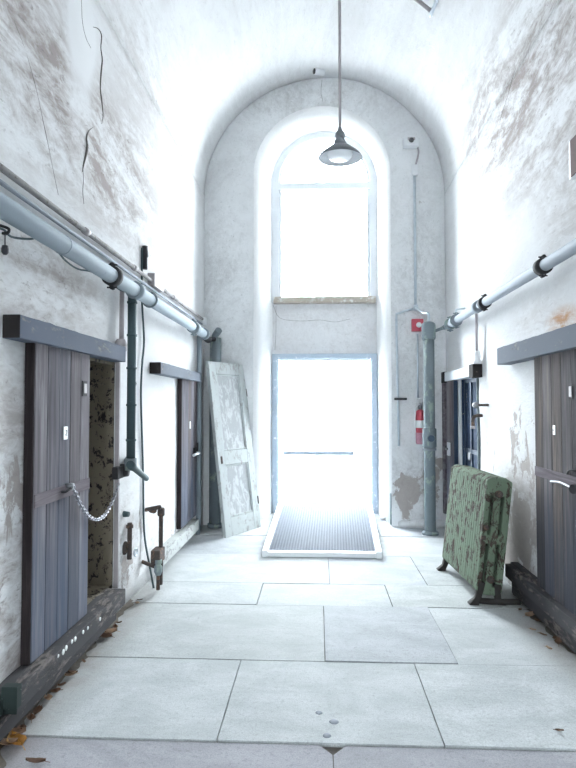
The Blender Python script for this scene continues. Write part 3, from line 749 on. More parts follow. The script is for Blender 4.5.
z2 = CAMZ + (VPY - 168) * (1.485 / 318)
cd = thing('wall_conduit', 'thin rusty grey conduit along the wall just above the thick blue-grey pipe', 'pipe', (XL + .02, 3, z2))
obj('pipe', tube([(XL + .034, -1.5, z2 + .0), (XL + .034, 7.75, z2)], .017, 10), M['conduit_grey'], cd)
obj('pipe', tube([(XL + .028, -1.5, z2 - .065), (XL + .028, 7.7, z2 - .065)], .012, 10), M['white_pipe'], cd)
for pxl in (80, 130, 170):
    bm = bmesh.new(); coupling(bm, (XL + .034, onx(pxl, 300, XL).y, z2), D, .017, .035, False); obj('coupling', bm, M['grey_box'], cd)
bm = bmesh.new(); add_lathe(bm, [(0, -.03), (.045, -.03), (.05, 0), (.045, .03), (0, .03)], (XL + .045, 7.75, z2 - .02), 'X', 14); obj('junction', bm, M['white_plastic'], cd)

# dark green riser with lever valve
gx = -1.425; yg = onx(131.5, 380, gx).y
zb = onx(131.5, 462, gx).z
gr_ = thing('riser_pipe', 'dark green vertical pipe with a lever valve hanging between two doors', 'pipe', (gx, yg, zb))
obj('pipe', tube([(gx, yg, pz - .02), (gx, yg, zb)], .033, 18), M['green_pipe'], gr_)
for z in (pz - .09, onx(131, 335, gx).z, onx(131, 368, gx).z, onx(131, 405, gx).z, onx(131, 440, gx).z):
    obj('pipe_band', tube([(gx, yg, z - .008), (gx, yg, z + .008)], .039, 18), M['green_pipe'], gr_)
bm = bmesh.new(); add_tube(bm, [(gx, yg, zb + .03), (gx, yg, zb - .06)], .045, 16); add_tube(bm, [(gx, yg, zb - .02), (XL - .01, yg + .22, zb + .01)], .032, 12)
coupling(bm, Vector((gx, yg, zb - .02)).lerp((XL, yg + .22, zb + .01), .45), Vector((XL - gx, .22, .03)), .032, .04, True); obj('valve_body', bm, M['stand_pipe'], gr_)
h0, h1 = onx(129, 464, gx + .05), onx(146, 478, gx + .09)
h0 = onx(130, 464.5, gx + .06); h1 = onx(146.5, 478.5, gx + .07)
bm = bmesh.new(); add_tube(bm, [h0, h0.lerp(h1, .18), h0.lerp(h1, .2), h1], [.03, .03, .024, .022], 12); obj('lever', bm, M['green_pipe'], gr_)
bm = bmesh.new(); p = onx(136, 384, gx); add_lathe(bm, [(0, -.02), (.03, -.02), (.035, 0), (.02, .03), (0, .03)], (gx - .01, yg + .05, p.z), 'Y', 12); obj('drain_plug', bm, M['iron'], gr_)

# short drop pipe with flange, before the green riser
p0, p1 = onx(122, 292, -1.47), onx(121, 345, -1.47)
dp = thing('drop_pipe', 'short grey drop pipe with bulbous end beside the green riser', 'pipe', (-1.47, p0.y, p1.z))
obj('pipe', tube([(-1.47, p0.y, p0.z + .03), (-1.47, p0.y, p1.z)], .018, 12), M['grey_box'], dp)
obj('end_cap', lathe([(0, .05), (.03, .045), (.048, .01), (.045, -.04), (.025, -.06), (0, -.06)], (-1.475, p0.y, p1.z), 'Z', 14), M['grey_box'], dp)

# loose cable with black knob near the viewer
pts = [onx(a_, b_, px_ - .02 - .03 * k) for a_, b_, k in ((-8, 226, 0), (4, 230, 0), (12, 237, 1), (30, 239, 1), (42, 237, 1), (55, 248, 0), (66, 261, 1), (78, 269, 1), (92, 272, 0), (108, 281, 1), (120, 290, 1), (129, 292, 1))]
cb = thing('cable', 'loose dark teal cable sagging under the thick blue-grey pipe', 'cable', pts[0])
obj('wire', tube(smooth_path(pts, 6), .0055, 8), M['green_pipe'], cb)
kn = onx(5, 250, px_ - .02); k0 = onx(5, 231, px_ - .02)
obj('pull_cord', tube([k0, kn], .0035, 6), M['iron'], cb)
obj('pull_knob', lathe([(0, .022), (.014, .02), (.017, .005), (.016, -.012), (.008, -.022), (0, -.022)], kn, 'Z', 12), M['black_plastic'], cb)
obj('bracket_hook', tube(smooth_path([k0 + Vector((-.05, -.03, .03)), k0 + Vector((-.02, 0, .025)), k0 + Vector((.012, .01, .012)), k0 + Vector((.01, 0, -.012)), k0 + Vector((-.012, 0, -.01))], 5), .007, 8), M['iron'], cb)

# wall cable, switch box and black vent cap
pts = [onx(a_, b_, XL + .016) for a_, b_ in ((142, 248), (142, 300), (144, 340), (142, 366), (141, 400), (143, 470), (143.5, 515), (145, 540))] + [onx(150, 568, -1.45), onx(154, 590, -1.405)]
wc = thing('wall_cable', 'thin dark cable running down the wall from a grey switch box', 'cable', pts[-1])
obj('wire', tube(smooth_path(pts, 5), .009, 8), M['green_pipe'], wc)
a0, a1 = onx(147, 281, XL), onx(156, 281, XL)
obj('switch_box', box(XL - .01, XL + .07, a0.y, a1.y + .02, onx(150, 288, XL).z, onx(150, 275, XL).z, bev=.008), M['grey_box'], wc)
p = onx(141.5, 260, XL); obj('vent_cap', tube([(XL + .03, p.y, p.z - .08), (XL + .03, p.y, p.z + .02), (XL + .03, p.y, p.z + .03), (XL + .03, p.y, p.z + .12)], [.022, .022, .03, .024], 12), M['black_plastic'], wc)

# corroded pipe loop near the floor
xl = -1.335
q = lambda a_, b_, x=xl: onx(a_, b_, x)
lpipe = thing('pipe_loop', 'corroded dark pipe loop with a green valve standing out from the wall near the floor', 'pipe', q(161, 590))
yv = q(161, 520).y
bm = bmesh.new(); add_tube(bm, [(XL - .01, onx(146, 510, XL).y, onx(146, 510, XL).z), (xl, yv - .05, q(155, 510).z), (xl, yv - .01, q(160, 510).z), (xl, yv, q(161, 513).z), (xl, yv, .05)], .018, 12)
obj('pipe', bm, M['rusty'], lpipe)
bm = bmesh.new(); coupling(bm, (xl, yv, q(161, 512).z), (0, 0, 1), .022, .035, False); obj('elbow', bm, M['rusty'], lpipe); bm = bmesh.new(); coupling(bm, onx(146, 510, XL).lerp(Vector((xl, yv, q(161, 510).z)), .45), Vector((xl, yv, 0)) - Vector((XL, onx(146, 510, XL).y, 0)), .02, .03, False); obj('collar', bm, M['rusty'], lpipe)
zc = q(158, 556).z; obj('pipe_clamp', box(xl - .05, xl + .03, yv - .14, yv + .03, zc - .055, zc + .055, bev=.012), M['rusty'], lpipe)
yv2 = q(157, 570).y; zv = q(157, 568).z
bm = bmesh.new(); add_tube(bm, [(XL - .01, onx(143, 567, XL).y, zv), (xl + .01, yv2, zv)], .016, 10); add_tube(bm, [(xl + .01, yv2, zv - .02), (xl + .01, yv2, .04)], .016, 10); obj('drain_pipe', bm, M['rusty'], lpipe)
obj('valve', lathe([(0, .07), (.03, .07), (.032, .04), (.022, .03), (.034, .01), (.034, -.03), (.02, -.06), (0, -.06)], (xl + .01, yv2, zv), 'Z', 14), M['stand_pipe'], lpipe)

# iron bolt with ring
p = onx(129, 541, XL + .03)
ib = thing('wall_bolt', 'rusty vertical iron bolt with a pale ring on the wall beside the opening', 'bolt', p)
zt, zbm = onx(129, 523, XL + .03).z, onx(129, 559, XL + .03).z
obj('rod', tube([(XL + .035, p.y, zbm), (XL + .035, p.y, zt)], .019, 12), M['rusty'], ib)
obj('collar', tube([(XL + .035, p.y, zt - .04), (XL + .035, p.y, zt - .015)], .028, 12), M['rusty'], ib)
obj('back_plate', lathe([(0, .018), (.05, .014), (.055, -.01)], (XL, p.y - .02, p.z - .05), 'X', 14), M['rusty'], ib)
pr = onx(134.5, 552, XL + .03); bm = bmesh.new(); add_tube(bm, [pr + Vector((.01, .04 * math.cos(a_), .03 * math.sin(a_))) for a_ in [2 * PI * k / 14 for k in range(15)]], .008, 6, caps=False); obj('ring', bm, M['zinc'], ib)
p = onx(123.5, 514, XL); single('wall_peg', tube([(XL - .01, p.y, p.z), (XL + .045, p.y - .01, p.z)], [.026, .02], 12), M['green_pipe'], 'stubby dark green peg on the wall under the black hasp', 'peg')

# paired risers at the corner by the far door
vr = thing('riser_pipe', 'pale thin riser pipes beside the far plank door with the pale lock', 'pipe', (XL + .04, 7.4, 0))
obj('pipe', tube([(XL + .05, 7.42, 0), (XL + .05, 7.42, pz - .02)], .028, 12), M['pale_pipe'], vr)
obj('pipe', tube([(XL + .03, 7.62, 0), (XL + .03, 7.62, pz)], .02, 12), M['white_pipe'], vr)
# corner standpipe behind the leaning door
xs = ony(215.5, 350, 7.86).x
cs = thing('standpipe', 'grey-green standpipe in the corner half hidden by the leaning white door', 'pipe', (xs, 7.86, 0), group='floor standpipes')
zt = ony(215, 338, 7.86).z
obj('pipe', tube([(xs, 7.86, 0), (xs, 7.86, zt)], .075, 20), M['stand_pipe'], cs)
bm = bmesh.new(); add_tube(bm, smooth_path([(xs, 7.86, zt - .02), (xs, 7.84, zt + .03), (xs + .06, 7.76, zt + .09)], 4), .045, 14); obj('elbow', bm, M['stand_pipe'], cs)
bm = bmesh.new(); add_tube(bm, [(px_ + .02, 7.6, pz - .04), (xs, 7.84, zt - .02)], .03, 12); obj('pipe_union', bm, M['iron'], cs)
obj('base_flange', tube([(xs, 7.86, 0), (xs, 7.86, .05)], .095, 20), M['stand_pipe'], cs)

# ------------------------------------------------------------------ leaning panelled door
bl, br = onz(226, 538, 0), onz(261, 527, 0)
u = (br - bl); wdt = u.length; u.normalize()
tl = ony(208, 361, bl.y + .12)
v = (tl - bl); v = (v - u * v.dot(u)); hgt = (tl - bl).dot(v.normalized()); v.normalize(); w_ = u.cross(v)     # w_ points to the corridor
MM = Matrix(((u.x, v.x, w_.x, bl.x), (u.y, v.y, w_.y, bl.y), (u.z, v.z, w_.z, bl.z), (0, 0, 0, 1)))
ld = bpy.data.objects.new('loose_door', None); COL.objects.link(ld); ld.matrix_world = MM; ROOT[ld] = MM
tag(ld, 'old panelled door with peeling white paint leaning in the corner beside the arched niche', 'door')
Tk = .045
def lbox(*a_, bev=.004): bm = bmesh.new(); add_box(bm, *a_, bev=bev); return bm
st = .135
for x0, x1 in ((0, st), (wdt - st, wdt)): obj('stile', lbox(x0, x1, 0, hgt, -Tk, 0), M['peel_white'], ld, True)
for y0, y1 in ((0, .22), (hgt * .40, hgt * .40 + .17), (hgt - .15, hgt)): obj('door_rail', lbox(st + .002, wdt - st - .002, y0, y1, -Tk, -.001), M['peel_white'], ld, True)
for y0, y1 in ((.225, hgt * .40 - .005), (hgt * .40 + .175, hgt - .155)):
    obj('panel', lbox(st + .004, wdt - st - .004, y0, y1, -Tk * .75, -.016), M['peel_grey'], ld, True)
    bm = bmesh.new()
    for e in ((st + .004, st + .02, y0, y1), (wdt - st - .02, wdt - st - .004, y0, y1), (st + .02, wdt - st - .02, y0, y0 + .016), (st + .02, wdt - st - .02, y1 - .016, y1)): add_box(bm, e[0], e[1], e[2], e[3], -.02, -.006, .003)
    obj('panel_molding', bm, M['peel_white'], ld, True)
obj('keyhole_plate', lbox(.05, .085, hgt * .40 + .02, hgt * .40 + .11, -.001, .004), M['rusty'], ld, True)
for yy in (.3, 1.7): obj('hinge', lbox(wdt - .012, wdt + .008, yy, yy + .1, -.02, .006), M['rusty'], ld, True)

# ------------------------------------------------------------------ right wall pipes
rx = 1.555
rz = CAMZ + (VPY - 246) * ((rx) / (576 - VPX))
rp_ = thing('overhead_pipe', 'off-white pipe with black clamps running high above the brown door', 'pipe', (rx, 5, rz), group='overhead pipes')
obj('pipe', tube([(rx, -1.5, rz), (rx, 7.40, rz)], .042, 22), M['white_pipe'], rp_)
for pxl, mm_, lg, w in ((543.5, 'iron', True, .05), (484.5, 'iron', True, .06), (478, 'white_pipe', False, .08), (455, 'white_pipe', False, .14)):
    bm = bmesh.new(); coupling(bm, (rx, onx(pxl, 300, rx).y, rz), D, .042, w, lg); obj('coupling', bm, M[mm_], rp_)
for pxl in (450, 456):
    bm = bmesh.new(); y = onx(pxl, 300, rx).y; coupling(bm, (rx, y, rz), D, .05, .02, True); obj('clamp_ring', bm, M['stand_pipe'], rp_)
y = onx(456, 300, rx).y; obj('pipe_hanger', tube([(rx, y, rz + .04), (rx, y, rz + .12), (XR + .02, y, rz + .14)], .012, 8), M['zinc'], rp_)
sx, sy = 1.36, 7.55
obj('reducer', tube([(rx, 7.38, rz), (rx - .02, 7.46, rz - .01), (rx - .05, 7.5, rz - .02), (sx + .03, sy, rz - .06)], [.035, .03, .02, .02], 12), M['stand_pipe'], rp_)
yd = onx(476.5, 330, 1.60).y; zt, zbm = onx(476.5, 314, 1.60).z, onx(476.5, 357, 1.60).z
dr_ = thing('drop_pipe', 'dark thin drop pipe with pale end fitting above the green radiator', 'pipe', (1.60, yd, zbm))
obj('pipe', tube([(1.60, yd, rz - .03), (1.60, yd, zbm)], .014, 10), M['grey_box'], dr_)
obj('end_cap', lathe([(0, .06), (.025, .06), (.035, .03), (.03, -.03), (.045, -.04), (.04, -.07), (0, -.07)], (1.605, yd, zbm), 'Z', 14), M['white_plastic'], dr_)

# standpipe with outlet
zt = ony(427, 322, sy).z
sp_ = thing('standpipe', 'tall mottled green-grey standpipe with outlet, standing beside the fire extinguisher', 'pipe', (sx, sy, 0), group='floor standpipes')
obj('pipe', tube([(sx, sy, 0), (sx, sy, zt - .1)], .068, 24), M['stand_pipe'], sp_)
bm = bmesh.new(); add_tube(bm, [(sx, sy, zt - .22), (sx, sy, zt - .2), (sx, sy, zt - .05), (sx, sy, zt - .02), (sx, sy, zt)], [.076, .086, .086, .078, .05], 24); obj('cap', bm, M['stand_pipe'], sp_)
zo = ony(428, 438, sy).z
bm = bmesh.new(); add_tube(bm, [(sx, sy, zo - .12), (sx, sy, zo - .11), (sx, sy, zo + .11), (sx, sy, zo + .12)], [.072, .084, .084, .072], 24); add_tube(bm, [(sx, sy, zo), (sx, sy - .12, zo)], .052, 18); obj('tee', bm, M['stand_pipe'], sp_)
obj('outlet_plug', tube([(sx, sy - .10, zo), (sx, sy - .128, zo)], .04, 18), M['navy'], sp_)
obj('collar', tube([(sx, sy, zo - .15), (sx, sy, zo - .125)], .082, 24), M['white_pipe'], sp_)
obj('base_flange', tube([(sx, sy, 0), (sx, sy, .03), (sx, sy, .05)], [.1, .1, .075], 24), M['stand_pipe'], sp_)
bm = bmesh.new(); p = ony(416, 308, 7.93)
add_tube(bm, smooth_path([(sx, sy, zt - .02), (sx, sy, zt + .1), (sx - .05, sy + .1, zt + .13), (p.x, 7.93, p.z)], 5), .016, 8); obj('branch_pipe', bm, M['zinc'], sp_)

# fire alarm, conduit, thin pipe
p = ony(417, 325.5, YE); fa = thing('fire_alarm', 'red fire alarm box on the end wall beside the standpipe top', 'alarm', p)
obj('alarm_box', box(p.x - .075, p.x + .075, YE - .06, YE + .01, p.z - .08, p.z + .08, bev=.01), M['red'], fa)
obj('alarm_lens', lathe([(0, -.03), (.03, -.025), (.036, 0)], (p.x + .015, YE - .058, p.z), 'Y', 14), M['white_plastic'], fa)
pts = [ony(a_, b_, YE - .015) for a_, b_ in ((414.5, 176), (415, 240), (415.5, 305))]
el = thing('emergency_light', 'white emergency light with a dark lens high on the end wall', 'light', ony(410, 145, YE))
p = ony(410, 145, YE)
obj('housing', box(p.x - .10, p.x + .10, YE - .12, YE + .01, p.z - .055, p.z + .055, bev=.02), M['white_plastic'], el)
obj('lens', lathe([(0, -.02), (.03, -.015), (.034, .01)], (p.x, YE - .118, p.z + .012), 'Y', 14), M['black_plastic'], el)
obj('lens_bezel', box(p.x - .05, p.x + .05, YE - .124, YE - .11, p.z + .01, p.z + .05, bev=.012), M['grey_box'], el)
obj('lead', tube(smooth_path([(p.x + .09, YE - .03, p.z - .03), ony(418.5, 152, YE - .03), ony(417, 160, YE - .03), ony(414.5, 168, YE - .03)], 5), .012, 8), M['grey_box'], el)
cdv = thing('electrical_conduit', 'straight pale conduit dropping from the emergency light to the red alarm', 'conduit', pts[-1])
obj('pipe', tube(pts, .017, 10), M['zinc'], cdv)
p = ony(414.5, 171, YE); obj('conduit_box', box(p.x - .035, p.x + .035, YE - .05, YE + .01, p.z - .07, p.z + .07, bev=.008), M['white_plastic'], cdv)
p = ony(415.5, 308, YE); obj('conduit_fitting', lathe([(0, .04), (.03, .035), (.035, -.035), (0, -.04)], (p.x, YE - .03, p.z), 'Z', 12), M['zinc'], cdv)
p0 = ony(417.5, 334, YE - .012); p1 = ony(418, 398, YE - .012); obj('lower_pipe', tube([p0, p1], .012, 8), M['zinc'], cdv)
pts = [ony(a_, b_, YE - .02) for a_, b_ in ((413, 309), (405, 311), (396.5, 314), (396.3, 318), (397.5, 380), (399, 446))]
tp = thing('thin_pipe', 'thin pale blue pipe bent down the end wall between niche and extinguisher', 'pipe', pts[-1])
obj('pipe', tube(pts, .015, 10), M['zinc'], tp)
p = ony(400, 399, YE); obj('pipe_bracket', box(p.x - .075, p.x + .085, YE - .045, YE + .01, p.z - .014, p.z + .014), M['iron'], tp)

# fire extinguisher on the end wall
p = ony(420.5, 444, 7.88); ex_ = thing('fire_extinguisher', 'small red fire extinguisher hanging on the end wall beside the standpipe', 'fire extinguisher', (p.x, 7.88, p.z))
zl = lambda py: ony(420, py, 7.88).z
c0 = (p.x, 7.88, 0)
zb_, z1_, z2_, z3_ = zl(444), zl(432.5), zl(418), zl(411)
obj('lower_body', lathe([(0, zb_), (.052, zb_), (.06, zb_ + .02), (.06, z1_)], c0, 'Z', 20), M['pink_red'], ex_)  # the cylinder's own lower end, with glare put into its tone
obj('cylinder', lathe([(.06, z1_ - .001), (.061, z1_), (.061, z2_), (.05, z3_), (.02, z3_ + .02), (0, z3_ + .02)], c0, 'Z', 20), M['red'], ex_)
obj('label', lathe([(.0622, z1_ + .06), (.0622, z2_ - .03)], c0, 'Z', 20), M['tag_white'], ex_)
obj('valve_head', lathe([(0, z3_ + .02), (.022, z3_ + .02), (.026, z3_ + .06), (.02, z3_ + .1), (0, z3_ + .1)], c0, 'Z', 14), M['steel'], ex_)
obj('carry_handle', tube(smooth_path([(p.x - .01, 7.87, z3_ + .08), (p.x - .04, 7.86, z3_ + .12), (p.x + .01, 7.86, z3_ + .16), (p.x + .06, 7.86, z3_ + .10)], 5), .011, 8), M['white_plastic'], ex_)
obj('hose', tube(smooth_path([(p.x - .02, 7.86, z3_ + .09), (p.x - .07, 7.85, z3_ + .02), (p.x - .075, 7.85, z2_ - .05), (p.x - .07, 7.85, z1_)], 6), .010, 8), M['white_plastic'], ex_)
obj('wall_hook', box(p.x - .02, p.x + .02, 7.89, YE + .01, z3_ + .06, z3_ + .08), M['iron'], ex_)

# faucets beside the navy opening
p0, p1 = onx(489, 405, XR), onx(472, 405.5, XR - .12)
fc = thing('wall_tap', 'rusty straight pipe stub with valve sticking out above the radiator', 'tap', p0)
obj('pipe', tube([(XR + .02, p0.y, p0.z), (XR - .10, p0.y + .12, p0.z)], .013, 10), M['rusty'], fc)
obj('valve', lathe([(0, -.04), (.025, -.035), (.03, 0), (.025, .035), (0, .04)], (XR - .10, p0.y + .12, p0.z), 'Y', 12), M['steel'], fc)
p = onx(482, 416, XR)
bm = tube(smooth_path([(XR + .02, p.y - .02, p.z), (XR - .04, p.y, p.z + .005), (XR - .085, p.y + .01, p.z - .02), (XR - .09, p.y + .01, p.z - .11)], 5), .017, 10)
f2 = thing('wall_tap', 'dark hooked spout turned down on the wall just above the radiator', 'tap', p)
obj('spout', bm, M['rusty'], f2)
obj('spout_tip', tube([(XR - .09, p.y + .01, p.z - .10), (XR - .09, p.y + .01, p.z - .13)], .023, 10), M['grey_box'], f2)

# sign
a_ = onx(568.5, 160, 1.62); zt, zbm = onx(569, 141, 1.62).z, onx(569, 180, 1.62).z
sg = thing('wall_sign', 'brown board sign with white edge high above the off-white pipe', 'sign', (1.62, a_.y - .2, zbm))
obj('sign_board', box(1.622, XR + .01, a_.y - .42, a_.y, zbm, zt, bev=.008), M['white_plastic'], sg)
obj('sign_face', box(1.616, 1.626, a_.y - .41, a_.y - .035, zbm + .004, zt - .008, bev=.003), M['sign_brown'], sg)

# ------------------------------------------------------------------ pendant lamp
ly = 5.8; lc = ony(340, 150, ly)
lamp = thing('pendant_lamp', 'grey industrial pendant lamp on a long rod in front of the arched window', 'lamp', (lc.x, ly, ZS + RV - .02))
R0 = 22.2 * ly / F
zr = ony(340, 157, ly).z
obj('rod', tube([(lc.x, ly, ZS + RV + .02), (lc.x, ly, zr + .24)], .014, 10), M['grey_box'], lamp)
obj('ceiling_rose', lathe([(0, .0), (.06, 0), (.05, -.05), (.015, -.06), (0, -.06)], (lc.x, ly, ZS + RV + .0), 'Z', 16), M['lamp_enamel'], lamp)
obj('neck', lathe([(0, .285), (.018, .285), (.022, .26), (.042, .235), (.052, .205), (.052, .198), (.038, .192), (.046, .165), (.066, .13), (.075, .105)], (lc.x, ly, zr), 'Z', 20), M['lamp_enamel'], lamp)
obj('lamp_shade', lathe([(.066, .112), (.10, .098), (R0 * .66, .066), (R0 * .90, .026), (R0, -.004), (R0, -.012), (R0 * .985, -.012)], (lc.x, ly, zr), 'Z', 36), M['lamp_enamel'], lamp)
obj('reflector', lathe([(R0 * .985, -.010), (R0 * .92, .006), (R0 * .66, .054), (.09, .088), (.05, .10), (0, .10)], (lc.x, ly, zr), 'Z', 36), M['lamp_inner'], lamp)
obj('bulb_globe', lathe([(.04, .095), (.085, .08), (.122, .05), (.126, .015), (.105, -.012), (.06, -.026), (0, -.03)], (lc.x, ly, zr), 'Z', 28), M['lamp_glass'], lamp)

# floodlight at the crown of the arch, and its cable
p = ony(317, 74, 7.85)
fl = thing('spotlight', 'small white spotlight fixed to the crown of the vault end', 'light', (p.x, 7.8, p.z))
obj('body', tube([(p.x - .03, 7.78, p.z), (p.x + .09, 7.82, p.z + .005)], .045, 14), M['white_plastic'], fl)
obj('lens', tube([(p.x - .045, 7.775, p.z - .002), (p.x - .028, 7.78, p.z)], .036, 14), M['black_plastic'], fl)
obj('arm', tube([(p.x + .04, 7.80, p.z), (p.x + .05, 7.84, ZS + RV + .02)], .014, 8), M['white_plastic'], fl)
pts = [ony(321, 82, YE - .012), ony(322, 92, YE - .012), ony(322, 104, YE - .012)]
# bracket on the vault, cut by the top of the picture
def onvault(px, py):
    d = ray(px, py); a_ = d.x ** 2 + d.z ** 2; ox, oz = CO.x - XC, CO.z - ZS; b_ = ox * d.x + oz * d.z; c_ = ox * ox + oz * oz - RV * RV
    return CO + d * ((-b_ + math.sqrt(b_ * b_ - a_ * c_)) / a_)
vb = thing('ceiling_bracket', 'dark rod with a pale clamp fixed to the vault at the top edge', 'bracket', onvault(433, 8))
inn = lambda p_, k: p_ + (Vector((XC, p_.y, ZS)) - p_).normalized() * k
obj('rod', tube([inn(onvault(400, -20), .05), inn(onvault(434, 7), .05)], .02, 10), M['grey_box'], vb)
obj('clamp', tube(smooth_path([inn(onvault(440, -12), -.01), inn(onvault(438, 0), .03), inn(onvault(436, 9), .07), inn(onvault(433, 13), .03)], 5), .02, 8), M['zinc'], vb)
obj('foot', tube([inn(onvault(434, 7), .06), inn(onvault(434, 7), -.02)], .016, 8), M['zinc'], vb)

# ------------------------------------------------------------------ radiator
RH_, RW, RL, NS = .925, .205, 1.06, 19
rad = thing('cast_iron_radiator', 'heavy sage-green cast iron radiator with flaking paint standing out from the wall', 'radiator', (1.325, 4.93, 0), (0, math.radians(6.5), math.radians(3.0)))
def section(y0, y1, end=False):
    """one column loop with 2 x 2 slots, outline rounded; x across the depth, z up"""
    bm = bmesh.new(); z0 = .075
    xs_ = [-RW / 2, -.060, -.036, .024, .048, RW / 2]
    zs_ = [z0, z0 + .07, z0 + .40, z0 + .47, z0 + .78, z0 + RH_]
    cells = {(i, j) for i in range(5) for j in range(5)} - {(1, 1), (3, 1), (1, 3), (3, 3)}
    G = {}
    def v(i, j, k):
        if (i, j, k) not in G:
            x, z = xs_[i], zs_[j]
            if j == 5: z -= .03 if i in (0, 5) else 0
            if j == 0: z += .03 if i in (0, 5) else 0
            G[i, j, k] = bm.verts.new((x, y0 if k == 0 else y1, z))
        return G[i, j, k]
    for i, j in cells:
        for k in (0, 1): bm.faces.new((v(i, j, k), v(i + 1, j, k), v(i + 1, j + 1, k), v(i, j + 1, k)))
        for (di, dj), (p_, q_) in {(-1, 0): ((0, 0), (0, 1)), (1, 0): ((1, 0), (1, 1)), (0, -1): ((0, 0), (1, 0)), (0, 1): ((0, 1), (1, 1))}.items():
            if (i + di, j + dj) not in cells: bm.faces.new((v(i + p_[0], j + p_[1], 0), v(i + q_[0], j + q_[1], 0), v(i + q_[0], j + q_[1], 1), v(i + p_[0], j + p_[1], 1)))
    return bm
pitch_ = RL / NS
for i in range(NS):
    s0 = i * pitch_ - .02
    o = obj('section', section(s0 + .0015, s0 + pitch_ - .0015), M['green_rad'], rad, True, bevel=.013)
    o.modifiers['bevel'].segments = 3
# hub ring and plugs on the near end
for zz in (.20, .87):
    bm = lathe([(0, -.038), (.022, -.035), (.028, -.02), (.03, 0)], (0, -.018, zz), 'Y', 16); obj('end_plug', bm, M['rusty'], rad, True)
bm = bmesh.new(); add_box(bm, -.108, -.07, -.032, -.015, .50, .535, .006); obj('bracket_lug', bm, M['rusty'], rad, True)
bm = bmesh.new(); add_lathe(bm, [(0, -.03), (.016, -.028), (.02, -.012)], (-.075, -.018, .60), 'Y', 10); obj('bleed_lug', bm, M['rusty'], rad, True)
for yy in (.0, RL - pitch_ - .01):
    for xx in (-1, 1):
        bm = bmesh.new(); rows = []
        for zq, xo, hw, hy in ((.17, .062, .028, .028), (.10, .068, .026, .026), (.05, .078, .024, .026), (.022, .10, .032, .034), (.0, .11, .04, .04)):
            zq2 = zq + (xx * xo * math.tan(math.radians(6.5)) if zq < .06 else 0)
            rows.append([bm.verts.new((xx * xo + a_ * hw, yy + .005 + b_ * hy, zq2)) for a_, b_ in ((-1, -1), (1, -1), (1, 1), (-1, 1))])
        for r_, s_ in zip(rows, rows[1:]):
            for k in range(4): bm.faces.new((r_[k], r_[(k + 1) % 4], s_[(k + 1) % 4], s_[k])).smooth = True
        bm.faces.new(rows[0]); bm.faces.new(rows[-1])
        obj('foot', bm, M['rad_foot'], rad, True, bevel=.008)
# pipe lying on the floor beneath the radiator
p0, p1 = onz(473, 600, .025), onz(522, 604, .025)
single('fallen_pipe', tube([p0, p0.lerp(p1, .4), p1 + Vector((0, .05, 0))], .024, 10), M['rad_foot'], 'dark loose pipe lying on the floor under the radiator foot', 'pipe')

# ------------------------------------------------------------------ leaves, gum, dirt
def leaf(loc, size, rot, mat, name, label, group, curl=.35):
    bm = bmesh.new(); n = 7; rows = []
    for i in range(n + 1):
        s = i / n; y = (s - .5) * size; w = size * .36 * math.sin(PI * min(1, s * .95 + .04)) ** .75 * (1 + .25 * noise.noise(Vector((i * 1.9, loc[0] * 7, loc[1] * 3))))
        zc = curl * size * (s - .5) ** 2
        rows.append([bm.verts.new((k * w, y, zc + abs(k) ** 1.6 * curl * size * .35 + .002)) for k in (-1, -.5, 0, .5, 1)])
    for a_, b_ in zip(rows, rows[1:]):
        for k in range(4): bm.faces.new((a_[k], a_[k + 1], b_[k + 1], b_[k])).smooth = True
    bmesh.ops.solidify(bm, geom=bm.faces[:], thickness=.0015)
    add_tube(bm, [(0, -size * .48, curl * size * .24 + .002), (0, -size * .75, .006)], .0015, 5)
    o = obj(name, bm, mat); o.location = loc; o.rotation_euler = rot
    return tag(o, label, 'leaf', group)
p = onz(16, 745, 0); leaf((p.x, p.y, .003), .12, (0, .12, .9), M['leaf_yellow'], 'dead_leaf', 'yellow-brown curled leaf on the floor at the near end of the rail', None, .5)
LL = [(4, 737, .09), (14, 722, .06), (25, 714, .06), (33, 702, .06), (36, 694, .05), (52, 688, .05), (60, 678, .06), (69, 676, .05), (20, 732, .06), (2, 748, .08), (35, 766, .08), (92, 639, .085), (98, 635, .09), (111, 629, .05), (118, 625, .045), (133, 605, .05), (138, 602, .04), (81, 664, .035)]
for i, (a_, b_, s) in enumerate(LL):
    p = onz(a_, b_, 0); p.x = max(p.x, XL + .09)
    leaf((p.x, p.y, .012), s * 1.05, (random.uniform(-.25, .25), random.uniform(-.25, .25), random.uniform(0, 6.3)), M['leaf_brown'] if i % 3 else M['leaf_tan'], 'dead_leaf',
         'small dry brown leaf lying at the foot of the rail under the chained door', 'dead leaves by the chained door', random.uniform(.3, .6))
RLV = [(530, 618, .085), (537, 623, .06), (543, 637, .05), (533, 632, .04), (556, 641, .05), (565, 645, .07), (549, 651, .04), (520, 612, .045), (560, 734, .04)]
for i, (a_, b_, s) in enumerate(RLV):
    p = onz(a_, b_, 0); p.x = min(p.x, XR - .09)
    leaf((p.x, p.y, .012), s, (random.uniform(-.25, .25), random.uniform(-.25, .25), random.uniform(0, 6.3)), M['leaf_brown'] if i % 3 else M['leaf_tan'], 'dead_leaf',
         'small dry brown leaf on the floor between the radiator and the black rail', 'dead leaves by the radiator', random.uniform(.3, .6))
for (a_, b_, s), lab in zip(((319, 713, .018), (334, 722, .024), (327, 736, .02)), ('dark gum spot farthest up the middle slab in front of the camera', 'largest dark gum spot on the middle slab near the front joint', 'dark gum spot touching the chipped front joint of the floor')):
    p = onz(a_, b_, 0); single('gum_spot', lathe([(0, .007), (s * .7, .0065), (s, .002), (s * 1.02, -.004)], (p.x, p.y, 0.0), 'Z', 14), M['gum'], lab, 'gum', 'gum spots')
